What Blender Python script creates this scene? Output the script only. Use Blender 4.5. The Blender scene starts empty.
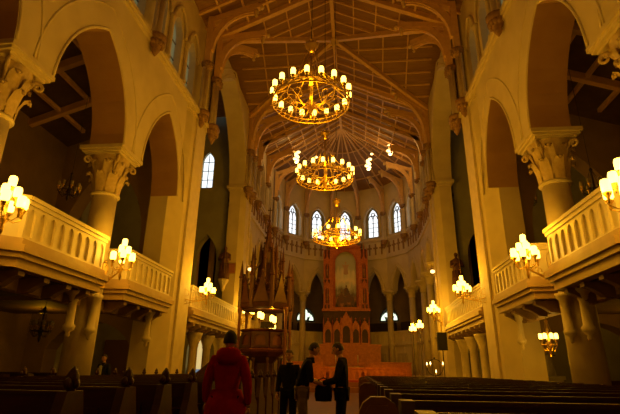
import bpy, bmesh, math, random
from mathutils import Vector, Matrix
random.seed(7)
sc = bpy.context.scene
COL = sc.collection
PI = math.pi
sin, cos, rad = math.sin, math.cos, math.radians

# ------------------------------------------------------------ camera, world, exposure
cam_d = bpy.data.cameras.new('camera'); cam = bpy.data.objects.new('camera', cam_d); COL.objects.link(cam)
sc.camera = cam
F_PX, YAW, PIT, ROLL = 453.7, .104, .346, -.013
cam_d.sensor_width = 36; cam_d.lens = F_PX * 36 / 620; cam_d.clip_end = 300; cam_d.clip_start = .05
_r = Vector((cos(YAW), sin(YAW), 0)); _fh = Vector((-sin(YAW), cos(YAW), 0))
_fw = _fh * cos(PIT) + Vector((0, 0, sin(PIT))); _up = -_fh * sin(PIT) + Vector((0, 0, cos(PIT)))
# image right/up axes after the roll found when solving the photograph's perspective
_X = _r * cos(ROLL) - _up * sin(ROLL); _Y = _r * sin(ROLL) + _up * cos(ROLL)
m = Matrix((( _X.x, _Y.x, -_fw.x, 1.1), (_X.y, _Y.y, -_fw.y, 0), (_X.z, _Y.z, -_fw.z, 1.3), (0, 0, 0, 1)))
cam.matrix_world = m

world = bpy.data.worlds.new('evening'); sc.world = world; world.use_nodes = True
world.node_tree.nodes['Background'].inputs[0].default_value = (.45, .6, .8, 1)
world.node_tree.nodes['Background'].inputs[1].default_value = .35
sc.view_settings.view_transform = 'Standard'; sc.view_settings.look = 'None'
sc.view_settings.gamma = 1; sc.view_settings.exposure = -0.12
try: sc.view_settings.use_curve_mapping = False
except Exception: pass
LAMP = (1, .43, .008)
CHAND_W, BRACKET_W = 265, 112

def lamp(p, w, r=.12, col=LAMP, parent=None, name='bulb_light'):
    d = bpy.data.lights.new(name, 'POINT'); d.energy = w; d.color = col; d.shadow_soft_size = r
    o = bpy.data.objects.new(name, d); o.location = p; COL.objects.link(o)
    if parent: o.parent = parent
    return o

# ------------------------------------------------------------ materials
MATS = {}
def mat(name, c, rough=.6, metal=0, c2=None, scale=6, bump=0, emit=None, es=0, spec=.5, detail=4, stretch=(1, 1, 1)):
    if name in MATS: return MATS[name]
    M = bpy.data.materials.new(name); M.use_nodes = True; nt = M.node_tree; b = nt.nodes['Principled BSDF']
    b.inputs['Roughness'].default_value = rough; b.inputs['Metallic'].default_value = metal
    b.inputs['Specular IOR Level'].default_value = spec
    b.inputs['Base Color'].default_value = (*c, 1)
    if emit: b.inputs['Emission Color'].default_value = (*emit, 1); b.inputs['Emission Strength'].default_value = es
    if c2 or bump:
        tc = nt.nodes.new('ShaderNodeTexCoord'); mp = nt.nodes.new('ShaderNodeMapping'); mp.inputs['Scale'].default_value = stretch
        n = nt.nodes.new('ShaderNodeTexNoise'); n.inputs['Scale'].default_value = scale; n.inputs['Detail'].default_value = detail
        nt.links.new(tc.outputs['Object'], mp.inputs[0]); nt.links.new(mp.outputs[0], n.inputs['Vector'])
        if c2:
            r = nt.nodes.new('ShaderNodeValToRGB'); r.color_ramp.elements[0].position = .35; r.color_ramp.elements[1].position = .68
            r.color_ramp.elements[0].color = (*c, 1); r.color_ramp.elements[1].color = (*c2, 1)
            nt.links.new(n.outputs[0], r.inputs[0]); nt.links.new(r.outputs[0], b.inputs['Base Color'])
        if bump:
            bp = nt.nodes.new('ShaderNodeBump'); bp.inputs['Strength'].default_value = bump; bp.inputs['Distance'].default_value = .02
            nt.links.new(n.outputs[0], bp.inputs['Height']); nt.links.new(bp.outputs[0], b.inputs['Normal'])
    MATS[name] = M; return M
PLASTER = mat('cream plaster', (.66, .56, .36), .75, c2=(.58, .48, .30), scale=1.2, bump=.1)
STONE = mat('painted stone', (.68, .58, .38), .6, c2=(.6, .5, .31), scale=3, bump=.15)
CAPST = mat('carved capital stone', (.62, .48, .26), .6, c2=(.5, .36, .17), scale=9, bump=.2)
CORB = mat('brown carved corbel', (.34, .20, .08), .6, c2=(.24, .13, .05), scale=9, bump=.2)
CREAMW = mat('cream painted wood', (.70, .60, .38), .45, c2=(.64, .54, .33), scale=3)
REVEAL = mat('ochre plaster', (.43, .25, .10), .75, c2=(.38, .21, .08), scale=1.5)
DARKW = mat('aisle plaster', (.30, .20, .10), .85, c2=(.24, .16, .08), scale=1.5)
OLIVE = mat('transept grey green plaster', (.30, .29, .18), .85, c2=(.25, .24, .15), scale=1.2)
BOARD = mat('brown ceiling boards', (.25, .13, .045), .6, c2=(.32, .175, .065), scale=3, bump=.1, stretch=(.3, 3, .3))
BEAM = mat('ceiling ribs', (.74, .48, .22), .5, c2=(.64, .40, .18), scale=4)
BOSS = mat('gilded roof knobs', (.70, .50, .20), .4)
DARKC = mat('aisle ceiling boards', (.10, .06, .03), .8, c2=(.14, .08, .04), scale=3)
PEW = mat('dark red stained pew wood', (.036, .006, .003), .48, c2=(.055, .010, .004), scale=4, bump=.05, stretch=(.4, 4, 4))
REDW = mat('carved reddish wood', (.50, .13, .03), .42, c2=(.66, .20, .045), scale=5, bump=.1)
DKREDW = mat('dark carved oak', (.048, .012, .005), .5, c2=(.075, .02, .008), scale=5, bump=.1)
GOLD = mat('gilt brass', (.64, .42, .11), .36, 1)
IRON = mat('black iron', (.05, .04, .03), .5, .6)
GLASSLIT = mat('lit opal glass', (1, .85, .5), .3, emit=(1, .62, .08), es=8)
GLASSOFF = mat('unlit glass shade', (.35, .30, .2), .25)
FLAME = mat('candle flame', (1, .8, .4), .5, emit=(1, .6, .2), es=9)
WAX = mat('white wax', (.85, .8, .68), .5)
PANE = mat('daylit window glass', (.7, .8, .9), .3, emit=(.84, .93, 1), es=1.5)
PANE2 = mat('dim greenish glass', (.32, .38, .25), .3, emit=(.42, .52, .30), es=.16)
PANE3 = mat('greenish daylit glass', (.8, .9, .8), .3, emit=(.80, .95, .72), es=1.6)
LEAD = mat('window tracery', (.10, .09, .07), .6)
FLOORM = mat('worn brown floor', (.09, .042, .02), .45, c2=(.13, .065, .03), scale=2, bump=.05)
BLACK = mat('black cloth', (.010, .009, .010), .95, spec=.1, c2=(.02, .018, .018), scale=20, bump=.2)
VOID = mat('unlit opening', (.02, .012, .008), .9)
DOORM = mat('pale painted door', (.50, .42, .26), .5)
SKIN = mat('skin', (.60, .33, .22), .5, c2=(.56, .30, .2), scale=12)
HAIR = mat('dark hair', (.02, .012, .008), .6, c2=(.035, .02, .012), scale=40, bump=.4)
EYEM = mat('eye', (.05, .03, .02), .3)

# ------------------------------------------------------------ mesh builder
class MB:
    def __init__(s): s.v = []; s.f = []; s.m = []; s.s = []
    def add(s, vs, fs, mi=0, sm=False):
        b = len(s.v); s.v += [tuple(p) for p in vs]
        for f in fs: s.f.append([b + i for i in f]); s.m.append(mi); s.s.append(sm)
        return s
    def box(s, x0, x1, y0, y1, z0, z1, mi=0, f=None):
        vs = [(x, y, z) for x in (x0, x1) for y in (y0, y1) for z in (z0, z1)]
        if f: vs = [f(*p) for p in vs]
        return s.add(vs, [(0, 1, 3, 2), (4, 6, 7, 5), (0, 4, 5, 1), (2, 3, 7, 6), (0, 2, 6, 4), (1, 5, 7, 3)], mi)
    def prism(s, poly, f, d0, d1, mi=0, sm=False):     # poly in (u,w); f(u,w,d)
        n = len(poly); vs = [f(u, w, d0) for u, w in poly] + [f(u, w, d1) for u, w in poly]
        return s.add(vs, [tuple(range(n)), tuple(range(2 * n - 1, n - 1, -1))] + [(i, (i + 1) % n, n + (i + 1) % n, n + i) for i in range(n)], mi, sm)
    def lathe(s, prof, n=16, c=(0, 0, 0), mi=0, sm=True, a0=0, a1=2 * PI, sx=1, sy=1, rot=0):
        full = abs(a1 - a0 - 2 * PI) < 1e-6; k = n if full else n + 1
        vs = []
        for r, z in prof:
            for i in range(k):
                a = a0 + (a1 - a0) * i / n + rot
                vs.append((c[0] + r * cos(a) * sx, c[1] + r * sin(a) * sy, c[2] + z))
        fs = []
        for j in range(len(prof) - 1):
            for i in range(n):
                i2 = (i + 1) % k
                fs.append((j * k + i, j * k + i2, (j + 1) * k + i2, (j + 1) * k + i))
        s.add(vs, fs, mi, sm)
        if full:
            b = len(s.v) - len(vs)
            for j in (0, len(prof) - 1):
                if prof[j][0] > 1e-4 and prof[0] != prof[-1]: s.f.append([b + j * k + i for i in range(k)]); s.m.append(mi); s.s.append(False)
        return s
    def tube(s, pts, r, n=6, mi=0, sm=True, closed=False):
        P = [Vector(p) for p in pts]; N = len(P); R = r if isinstance(r, (list, tuple)) else [r] * N
        vs = []; prev = None
        for i in range(N):
            if closed: t = P[(i + 1) % N] - P[i - 1]
            else: t = P[min(i + 1, N - 1)] - P[max(i - 1, 0)]
            if t.length < 1e-9: t = Vector((0, 0, 1))
            t.normalize()
            if prev is None:
                prev = t.orthogonal().normalized()
            a = (prev - t * prev.dot(t))
            a = a.normalized() if a.length > 1e-6 else t.orthogonal().normalized()
            prev = a; b = t.cross(a)
            for k in range(n):
                q = P[i] + (a * cos(2 * PI * k / n) + b * sin(2 * PI * k / n)) * R[i]; vs.append(q)
        fs = []
        for i in range(N if closed else N - 1):
            j = (i + 1) % N
            for k in range(n): fs.append((i * n + k, i * n + (k + 1) % n, j * n + (k + 1) % n, j * n + k))
        s.add(vs, fs, mi, sm)
        if not closed:
            b = len(s.v) - len(vs)
            s.f.append([b + k for k in range(n)]); s.m.append(mi); s.s.append(False)
            s.f.append([b + (N - 1) * n + k for k in range(n)]); s.m.append(mi); s.s.append(False)
        return s
    def bar(s, a, b, w, h, mi=0, up=(0, 0, 1)):         # rectangular beam from a to b
        a = Vector(a); b = Vector(b); t = (b - a).normalized(); u = Vector(up)
        x = t.cross(u)
        if x.length < 1e-4: x = t.cross(Vector((0, 1, 0)))
        x.normalize(); y = x.cross(t)
        vs = [p + x * i * w / 2 + y * j * h / 2 for p in (a, b) for i in (-1, 1) for j in (-1, 1)]
        return s.add(vs, [(0, 1, 3, 2), (4, 6, 7, 5), (0, 4, 5, 1), (2, 3, 7, 6), (0, 2, 6, 4), (1, 5, 7, 3)], mi)
    def ball(s, c, r, sc=(1, 1, 1), n=10, mi=0):
        k = max(4, n // 2)
        return s.lathe([(max(1e-5, r * sin(PI * i / k)), -r * cos(PI * i / k) * sc[2]) for i in range(k + 1)], n, c, mi, True, sx=sc[0], sy=sc[1])
    def archwall(s, f, u0, u1, z0, z1, a0, a1, zb, zs, rise, d0, d1, n=12, mi=0, mr=None, back=True):
        mr = mi if mr is None else mr
        A = arc(a0, a1, zs, rise, n)
        for d in ((d0, d1) if back else (d0,)):
            def q(*P): s.add([f(u, w, d) for u, w in P], [tuple(range(len(P)))], mi)
            if a0 > u0: q((u0, z0), (a0, z0), (a0, zs), (a0, z1), (u0, z1))
            if a1 < u1: q((a1, z0), (u1, z0), (u1, z1), (a1, z1), (a1, zs))
            for i in range(len(A) - 1): q(A[i], A[i + 1], (A[i + 1][0], z1), (A[i][0], z1))
            if zb > z0: q((a0, z0), (a1, z0), (a1, zb), (a0, zb))
        path = [(a0, zb)] + A + [(a1, zb)]
        vs = [f(u, w, d) for u, w in path for d in (d0, d1)]
        s.add(vs, [(2 * i, 2 * i + 1, 2 * i + 3, 2 * i + 2) for i in range(len(path) - 1)], mr)
        if zb > z0: s.add([f(a0, zb, d0), f(a1, zb, d0), f(a1, zb, d1), f(a0, zb, d1)], [(0, 1, 2, 3)], mr)
        s.add([f(u0, z1, d0), f(u1, z1, d0), f(u1, z1, d1), f(u0, z1, d1)], [(0, 1, 2, 3)], mi)
        s.add([f(u0, z0, d0), f(a0, z0, d0), f(a0, z0, d1), f(u0, z0, d1)], [(0, 1, 2, 3)], mi)
        s.add([f(a1, z0, d0), f(u1, z0, d0), f(u1, z0, d1), f(a1, z0, d1)], [(0, 1, 2, 3)], mi)
        return s
    def build(s, name, mats, parent=None, loc=None):
        me = bpy.data.meshes.new(name); me.from_pydata([tuple(p) for p in s.v], [], s.f)
        if not isinstance(mats, (list, tuple)): mats = [mats]
        for M in mats: me.materials.append(M)
        for i, p in enumerate(me.polygons): p.material_index = min(s.m[i], len(mats) - 1); p.use_smooth = s.s[i]
        bm = bmesh.new(); bm.from_mesh(me); bmesh.ops.recalc_face_normals(bm, faces=bm.faces[:]); bm.to_mesh(me); bm.free()
        o = bpy.data.objects.new(name, me); COL.objects.link(o)
        if loc: o.location = loc
        if parent: o.parent = parent
        return o
def arc(a0, a1, zs, rise, n=12):
    h = (a1 - a0) / 2; r = (rise * rise + h * h) / (2 * h); out = []
    if rise <= h * 1.001:                               # round or segmental head
        R = (rise * rise + h * h) / (2 * rise); c = (a0 + a1) / 2; t = math.asin(min(1, h / R)); zc = zs + rise - R
        return [(c + R * sin(-t + 2 * t * i / n), zc + R * cos(-t + 2 * t * i / n)) for i in range(n + 1)]
    t = math.acos(max(-1, (r - h) / r)); k = n // 2
    for i in range(k + 1): a = t * i / k; out.append((a0 + r - r * cos(a), zs + r * sin(a)))
    for i in range(k - 1, -1, -1): a = t * i / k; out.append((a1 - r + r * cos(a), zs + r * sin(a)))
    return out

def empty(name, label, cat, loc=(0, 0, 0), rz=0, group=None):
    o = bpy.data.objects.new(name, None); COL.objects.link(o); o.location = loc; o.rotation_euler = (0, 0, rz); o.empty_display_size = .2
    return tag(o, label, cat, group)
def tag(o, label, cat, group=None):
    o['label'] = label; o['category'] = cat
    if group: o['group'] = group
    return o
def struct(o, label=None, cat=None):
    o['kind'] = 'structure'
    if label: o['label'] = label; o['category'] = cat or o.name.split('_')[0].split('.')[0]
    return o
def copy_tree(o, parent=None):
    c = o.copy(); COL.objects.link(c)
    if parent: c.parent = parent
    for ch in list(o.children): copy_tree(ch, c)
    return c
def relabel(o, label, loc=None, rz=None, group=None):
    o['label'] = label
    if loc is not None: o.location = loc
    if rz is not None: o.rotation_euler = (0, 0, rz)
    if group: o['group'] = group
    return o
SIDE = {-1: 'left', 1: 'right'}
ORD = ['first', 'second', 'third', 'fourth', 'fifth', 'sixth', 'seventh', 'eighth', 'ninth', 'tenth', 'eleventh', 'twelfth', 'thirteenth',
       'fourteenth', 'fifteenth', 'sixteenth', 'seventeenth', 'eighteenth', 'nineteenth', 'twentieth', 'twenty-first', 'twenty-second']

# ------------------------------------------------------------ dimensions
WX, WT = 6.42, 1.15           # nave wall face and thickness
ZS = 8.22                    # arch springing
ZC = 13.05                   # clerestory cornice
RZ, RSX, RSY = 22.0, .475, .741
YC = 24.4                    # crossing centre
P2 = (17.3, 20.3); P3 = (28.5, 30.5)
AC, AR = 41.3, 6.9           # apse centre and radius
YB = -2.4
OX = 12.5

# ------------------------------------------------------------ floor
b = MB(); b.box(-17, 17, YB, 29.9, -.1, 0); b.box(-12, 12, 29.9, 54, -.1, 0)
struct(b.build('floor', FLOORM), 'worn brown floor of the nave', 'floor')
b = MB(); b.box(-6.25, 6.25, 31.2, 47.6, 0.0, .3); b.box(-6.2, 6.2, 32.2, 47.6, .3, .6)
struct(b.build('floor_choir', mat('choir carpet floor', (.26, .10, .04), .8, c2=(.2, .07, .03), scale=3)), 'raised choir floor in front of the altar', 'floor')

# ------------------------------------------------------------ nave arcade walls
bays = [(-2.4, -2.4 + .1, 2.55), (2.55, 4.05, 7.58), (7.58, 9.03, 12.6), (12.6, 14.05, 17.3)]
for s in (-1, 1):
    f = lambda u, w, d, s=s: (s * (WX + d), u, w)
    b = MB()
    b.archwall(f, YB, 3.3, ZS, ZC, YB + .1, 2.6, ZS, ZS, 3, 0, WT)
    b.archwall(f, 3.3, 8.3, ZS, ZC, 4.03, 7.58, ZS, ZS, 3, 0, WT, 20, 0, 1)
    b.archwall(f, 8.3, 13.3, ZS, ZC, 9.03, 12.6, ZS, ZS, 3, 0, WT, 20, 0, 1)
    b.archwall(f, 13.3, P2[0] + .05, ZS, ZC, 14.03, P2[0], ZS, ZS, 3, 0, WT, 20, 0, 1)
    # mouldings round the arches
    for a0, a1 in ((4.03, 7.58), (9.03, 12.6), (14.03, 17.3)):
        for off, pr, r in ((.06, .0, .045), (.78, -.01, .04)):
            P = arc(a0 - off, a1 + off, ZS, 3 + off * 1.15, 24)
            P = [(a0 - off, ZS + .02)] + P + [(a1 + off, ZS + .02)] if off < .9 else P[2:-2]
            b.tube([f(u, w, -pr) for u, w in P], r, 6)
    o = b.build('wall_' + SIDE[s], [PLASTER, REVEAL]); struct(o, 'cream arcade wall with pointed arches on the %s of the nave' % SIDE[s], 'wall')
    # clerestory
    b = MB(); g = lambda u, w, d, s=s: (s * (6.72 + d), u, w)
    wins = []
    for y0, y1 in ((YB, 3.3), (3.3, 8.4), (8.4, 13.4), (13.4, 18.8)):
        k = (y1 - y0) / 3
        for i in range(3):
            c = y0 + k * (i + .5); b.archwall(g, c - k / 2, c + k / 2, ZC, 18.95, c - .5, c + .5, 13.75, 15.7, .95, 0, .5, 10)
            wins.append(c)
            P = arc(c - .72, c + .72, 15.9, 1.3, 14); b.tube([g(u, w, -.06) for u, w in P], .08, 6)
            if i:
                yy = y0 + k * i
                b.lathe([(.16, 0), (.16, .15), (.1, .25), (.1, 1.9), (.18, 2.1), (.2, 2.2)], 8, (s * 6.66, yy, 13.7))
    b.box(*sorted((s * 6.72, s * 7.6)), 18.8, 20.3, ZC, 18.95)
    o = b.build('wall_%s_clerestory' % SIDE[s], PLASTER); struct(o, 'upper wall of arched windows on the %s of the nave' % SIDE[s], 'wall')
    b = MB()
    for x0, x1, z0, z1 in ((6.25, 6.75, 12.95, 13.12), (6.32, 6.75, 12.82, 12.95), (6.45, 7.8, 13.12, 13.3)):
        b.box(*sorted((s * x0, s * x1)), YB, P2[0] + .9, z0, z1)
    struct(b.build('trim_%d' % (1 if s < 0 else 2), STONE), 'sill moulding running under the %s upper windows' % SIDE[s], 'moulding')
    for i, c in enumerate(wins):
        if c < 8: continue
        b = MB(); b.prism([(c - .48, 13.8)] + arc(c - .48, c + .48, 15.7, .9, 10) + [(c + .48, 13.8)], g, .33, .36)
        t = MB(); t.box(*sorted((s * 7.0, s * 7.06)), c - .03, c + .03, 13.8, 16.55)
        for z in (14.6, 15.5): t.box(*sorted((s * 7.01, s * 7.05)), c - .48, c + .48, z - .02, z + .02)
        o = b.build('window_%d' % (i + (1 if s < 0 else 20)), PANE2); struct(o, 'dim green upper window, %s from the transept on the %s side' % (ORD[len(wins) - 1 - i], SIDE[s]), 'window')
        t.build('mullion', LEAD, o)
    # outer aisle wall, gallery floor wall
    b = MB(); h = lambda u, w, d, s=s: (s * (OX + d), u, w)
    b.box(*sorted((s * OX, s * (OX + .4))), YB, P2[1], 0, 11.6)
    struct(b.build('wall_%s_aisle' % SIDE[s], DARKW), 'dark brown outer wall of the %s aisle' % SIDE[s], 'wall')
    # transverse wall between pier and outer wall
    b = MB(); k = lambda u, w, d, s=s: (s * u, 18.2 + d, w)
    b.archwall(k, 7.6, OX, 3.9, 12.9, 8.2, 11.9, 4.6, 6.6, 3.6, 0, .8, 20)
    b.archwall(k, 7.6, OX, 0, 3.9, 7.9, 11.6, 0, 2.0, 1.1, 0, .8, 14)
    struct(b.build('wall_%s_cross' % SIDE[s], DARKW), 'dark cross wall with a pointed arch over the %s gallery' % SIDE[s], 'wall')
    # aisle ceiling: sloping boards and beams
    b = MB(); b.add([(s * 7.6, YB, 12.9), (s * 7.6, P2[1], 12.9), (s * (OX + .4), P2[1], 11.1), (s * (OX + .4), YB, 11.1)], [(0, 1, 2, 3)])
    for y in (1, 3.3, 5.8, 8.3, 10.8, 13.3, 15.6): b.bar((s * 7.7, y, 12.75), (s * OX, y, 11.0), .22, .3, 1)
    for x in (8.8, 10.0, 11.2): b.bar((s * x, YB, 12.88 - (x - 7.6) * .383), (s * x, P2[0], 12.88 - (x - 7.6) * .383), .14, .16, 1)
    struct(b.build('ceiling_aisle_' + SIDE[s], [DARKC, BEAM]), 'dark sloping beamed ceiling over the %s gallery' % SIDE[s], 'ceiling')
b = MB(); b.box(-OX, OX, YB - .3, YB, 0, 22)
struct(b.build('wall_back', PLASTER), 'rear wall of the nave', 'wall')

# ------------------------------------------------------------ piers
def pier(s, y0, y1, ztop, label, xin=WX):
    t = empty('wall_%s_pier' % SIDE[s], label, 'pier', (s * (xin + .6), (y0 + y1) / 2, 0), 0, None); t['kind'] = 'structure'
    cx, cy = t.location.x, t.location.y
    X = lambda x: s * x - cx
    b = MB()
    c = .85 if y0 < 20 else .25
    poly = [(xin, y0 + c), (xin + .38, y0 + .02), (xin + 1.15, y0 + .02), (xin + 1.15, y1), (xin + .3, y1), (xin, y1 - .3)]
    fz = lambda u, w, d: (s * u - cx, w - cy, d)
    b.prism(poly, fz, .5, ztop)
    b.build('pier_body', PLASTER, t)
    b = MB(); b.prism([(u + (-.1 if u < xin + .5 else .1), w + (-.1 if w < cy else .1)) for u, w in poly], fz, 0, .5)
    b.build('pier_base', STONE, t)
    b = MB()
    b.box(*sorted((X(xin - .1), X(xin + .05))), y0 + 1.25 - cy, y1 - .55 - cy, .5, ztop - .2)
    b.build('pilaster_strip', STONE, t)
    b = MB()
    for e, z0, z1 in ((.07, ztop - .36, ztop - .18), (.2, ztop - .18, ztop)):
        b.prism([(u + (-e if u < xin + .5 else e), w + (-e if w < cy else e)) for u, w in poly], fz, z0, z1)
    b.build('impost', STONE, t)
    return t
for s in (-1, 1):
    pier(s, P2[0], P2[1], 13.1, 'tall cream stone pier where the %s arcade meets the transept' % SIDE[s])
    pier(s, P3[0], P3[1], 13.3, 'tall cream stone pier at the %s corner of the choir, bearing a statue' % SIDE[s], 6.32)

# ------------------------------------------------------------ transepts
for s in (-1, 1):
    f = lambda u, w, d, s=s: (s * (WX + d), u, w)
    b = MB(); A = arc(P2[1], P3[0], 13.0, 6.2, 28)
    b.archwall(f, P2[1] - .9, P3[0] + .9, 13.0, 19.25, P2[1], P3[0], 13.0, 13.0, 6.0, .0, 1.15, 28, 0, 0)
    for off in (.06, .5):
        P = arc(P2[1] - off, P3[0] + off, 13.05, 6.1 + off * .9, 28); b.tube([f(u, w, .02) for u, w in P], .05, 6)
    # gable above
    b.prism([(P2[1] - .9, 19.2), (P3[0] + .9, 19.2), (YC, 21.95)], lambda u, w, d, s=s: (s * (WX + .2 + d), u, w), .9, 1.1)
    struct(b.build('wall_%s_transept' % SIDE[s], PLASTER), 'great pointed arch into the %s transept' % SIDE[s], 'wall')
    b = MB(); k = lambda u, w, d, s=s: (s * u, 29.0 + d, w)
    b.archwall(k, 7.7, 10.0, 5.0, 12.6, 8.2, 9.75, 5.0, 8.3, 1.7, 0, .7, 12)
    b.archwall(k, 7.7, 10.0, 0, 5.0, 8.3, 9.6, 0, 2.4, .9, 0, .7, 12)
    b.archwall(k, 7.7, 10.9, 12.6, 19.6, 8.95, 9.8, 13.45, 15.4, .85, 0, .7, 10)
    b.box(*sorted((s * 10.0, s * 16.5)), 29, 29.7, 0, 12.6); b.box(*sorted((s * 10.9, s * 13.2)), 29, 29.7, 12.6, 19.6); b.box(*sorted((s * 14.8, s * 16.5)), 29, 29.7, 12.6, 19.6)
    b.archwall(k, 13.2, 14.8, 12.6, 19.6, 13.55, 14.45, 13.45, 15.4, .85, 0, .7, 10)
    b.box(*sorted((s * 16.2, s * 16.6)), P2[1], 29.7, 0, 22); b.box(*sorted((s * (OX), s * 16.6)), P2[1] - .4, P2[1], 0, 19.6)
    b.box(*sorted((s * 7.85, s * 12.5)), 19.0, P2[1], 12.9, 19.3)
    struct(b.build('wall_%s_transept_end' % SIDE[s], OLIVE), 'grey green walls of the %s transept' % SIDE[s], 'wall')
    b = MB(); b.prism([(8.98, 13.5)] + arc(8.98, 9.77, 15.4, .82, 10) + [(9.77, 13.5)], k, .2, .24)
    o = b.build('window_%d' % (40 + s), PANE); struct(o, 'bright narrow lancet window in the %s transept' % SIDE[s], 'window')
    b = MB(); b.box(*sorted((s * 9.36, s * 9.4)), 29.13, 29.19, 13.5, 16.1)
    for z in (14.1, 14.8, 15.5): b.box(*sorted((s * 8.98, s * 9.77)), 29.14, 29.18, z - .02, z + .02)
    b.build('mullion', LEAD, o)
    b = MB(); b.prism([(13.56, 13.5)] + arc(13.56, 14.44, 15.4, .83, 10) + [(14.44, 13.5)], k, .2, .24)
    o = b.build('window_%d' % (44 + s), PANE); struct(o, 'bright lancet window nearer the end of the %s transept' % SIDE[s], 'window')
    b = MB(); b.box(*sorted((s * 13.98, s * 14.02)), 29.13, 29.19, 13.5, 16.1)
    for z in (14.1, 14.8, 15.5): b.box(*sorted((s * 13.56, s * 14.44)), 29.14, 29.18, z - .02, z + .02)
    b.build('mullion', LEAD, o)
    # transept roof
    b = MB()
    for q in (-1, 1):
        e = 4.4
        P = [(s * WX, YC, RZ), (s * 16.5, YC, RZ), (s * 16.5, YC + q * e, RZ - RSY * e), (s * WX, YC + q * 4.1, RZ - RSY * 4.1)]
        b.add(P, [(0, 1, 2, 3)])
    struct(b.build('ceiling_transept_' + SIDE[s], BOARD), 'boarded ceiling of the %s transept' % SIDE[s], 'ceiling')

# ------------------------------------------------------------ main ceiling: nave, crossing, choir, apse fan
EAVE = 6.95
b = MB()
def slope_panel(b, P0, P1, P2_, P3_, nu, nv, w=.15, h=.17, bord=True):
    """P0-P1 along the ridge, P3_-P2_ along the eave, with board faces and battens below"""
    P0, P1, P2_, P3_ = map(Vector, (P0, P1, P2_, P3_))
    pt = lambda u, v: (P0 * (1 - u) + P1 * u) * (1 - v) + (P3_ * (1 - u) + P2_ * u) * v
    nrm = (P1 - P0).cross(P3_ - P0) if (P1 - P0).length > .01 else (P2_ - P0).cross(P3_ - P0)
    nrm.normalize()
    if nrm.z > 0: nrm = -nrm
    N = max(nv, 1)
    for i in range(N): b.add([pt(0, i / N), pt(1, i / N), pt(1, (i + 1) / N), pt(0, (i + 1) / N)], [(0, 1, 2, 3)])
    for i in range(nu + 1):
        u = i / nu; b.bar(pt(u, 0) + nrm * h / 2, pt(u, 1) + nrm * h / 2, w, h, 1, nrm)
    for j in range(1, nv):
        v = j / nv; b.bar(pt(0, v) + nrm * h / 3, pt(1, v) + nrm * h / 3, w * .7, h * .7, 1, nrm)
zE = RZ - RSX * EAVE
for s in (-1, 1):
    slope_panel(b, (0, YB, RZ), (0, P2[1], RZ), (s * EAVE, P2[1], zE), (s * EAVE, YB, zE), 21, 6)
    # crossing: nave slopes (triangles) and transept slopes (triangles), battened
    for q in (-1, 1):
        K = Vector((0, YC, RZ)); cor = Vector((s * WX, YC + q * 4.1, RZ - RSX * WX)); rn = Vector((0, YC + q * 4.1, RZ)); rt = Vector((s * WX, YC, RZ))
        b.add([K, cor, rn], [(0, 1, 2)]); b.add([K, cor, rt], [(0, 1, 2)])
        for i in range(1, 5):
            t = i / 5; a = K.lerp(rn, t); c = K.lerp(cor, t); b.bar(a - Vector((0, 0, .05)), c - Vector((0, 0, .05)), .09, .11, 1)
            a2 = rn.lerp(cor, t); c2 = K.lerp(cor, t); b.bar(a2 - Vector((0, 0, .05)), c2 - Vector((0, 0, .05)), .07, .09, 1)
        for i in range(1, 6):
            t = i / 6; b.bar(rt.lerp(cor, t) - Vector((0, 0, .05)), K.lerp(cor, t) - Vector((0, 0, .05)), .09, .11, 1)
        for i in range(1, 4):
            t = i / 4; b.bar(K.lerp(rt, t) - Vector((0, 0, .05)), K.lerp(cor, t) - Vector((0, 0, .05)), .08, .1, 1)
    slope_panel(b, (0, P3[0], RZ), (0, 38.5, 23.35), (s * 6.95, AC, 20.5), (s * 6.95, P3[0], 19.0), 9, 6)
struct(b.build('ceiling', [BOARD, BEAM]), 'brown boarded pitched ceiling of nave, crossing and choir', 'ceiling')
b = MB(); FO = Vector((0, 38.5, 23.35)); ang = [rad(-90 + 180 / 7 * i) for i in range(8)]
AZ = 20.5
crn = [Vector((AR * sin(a), AC + AR * cos(a), AZ)) for a in ang]
for i in range(7):
    b.add([FO, crn[i], crn[i + 1]], [(0, 1, 2)])
    for t in (.36, .58, .8): b.bar(FO.lerp(crn[i], t) - Vector((0, 0, .05)), FO.lerp(crn[i + 1], t) - Vector((0, 0, .05)), .09, .1, 1)
    mid = (crn[i] + crn[i + 1]) / 2; b.bar(FO - Vector((0, 0, .05)), mid - Vector((0, 0, .05)), .07, .09, 1)
for c in crn: b.bar(FO - Vector((0, 0, .08)), c - Vector((0, 0, .08)), .14, .18, 1)
struct(b.build('ceiling_apse', [BOARD, BEAM]), 'fan shaped boarded ceiling of the apse with radiating ribs', 'ceiling')

# main ribs: ridge, transverse and valley
b = MB()
b.bar((0, YB, RZ - .12), (0, P3[0], RZ - .12), .22, .26); b.bar((0, P3[0], RZ - .12), (0, 38.5, 23.2), .22, .26)
struct(b.build('trim_4', BEAM), 'long brown ridge beam along the top of the ceiling', 'beam')
TN = [10]
def truss(name, pts, label, knobs=()):
    b = MB()
    for i in range(len(pts) - 1): b.bar(pts[i], pts[i + 1], .24, .3)
    TN[0] += 1; o = b.build('trim_%d' % TN[0], BEAM); struct(o, label, 'roof rib')
    if knobs:
        k = MB()
        for p in knobs: k.ball(p, .13, (1, 1, 1.2), 8)
        k.build('boss', BOSS, o)
    return o
for y, l in ((3.3, 'pair of rafters crossing the ceiling above the camera'), (8.4, 'pair of rafters crossing the ceiling above the near capitals'),
             (13.4, 'pair of rafters crossing the ceiling above the nearest chandelier'), (20.1, 'pair of rafters crossing the ceiling at the near side of the crossing'),
             (28.7, 'pair of rafters crossing the ceiling at the far side of the crossing'), (34.1, 'pair of rafters crossing the choir ceiling')):
    dz = 0 if y < 29 else .6
    truss('rafter_pair', [(-6.6, y, RZ + dz - RSX * 6.6 - .15), (0, y, RZ + dz - .15), (6.6, y, RZ + dz - RSX * 6.6 - .15)], l, [(0, y, RZ + dz - .45)])
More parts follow.
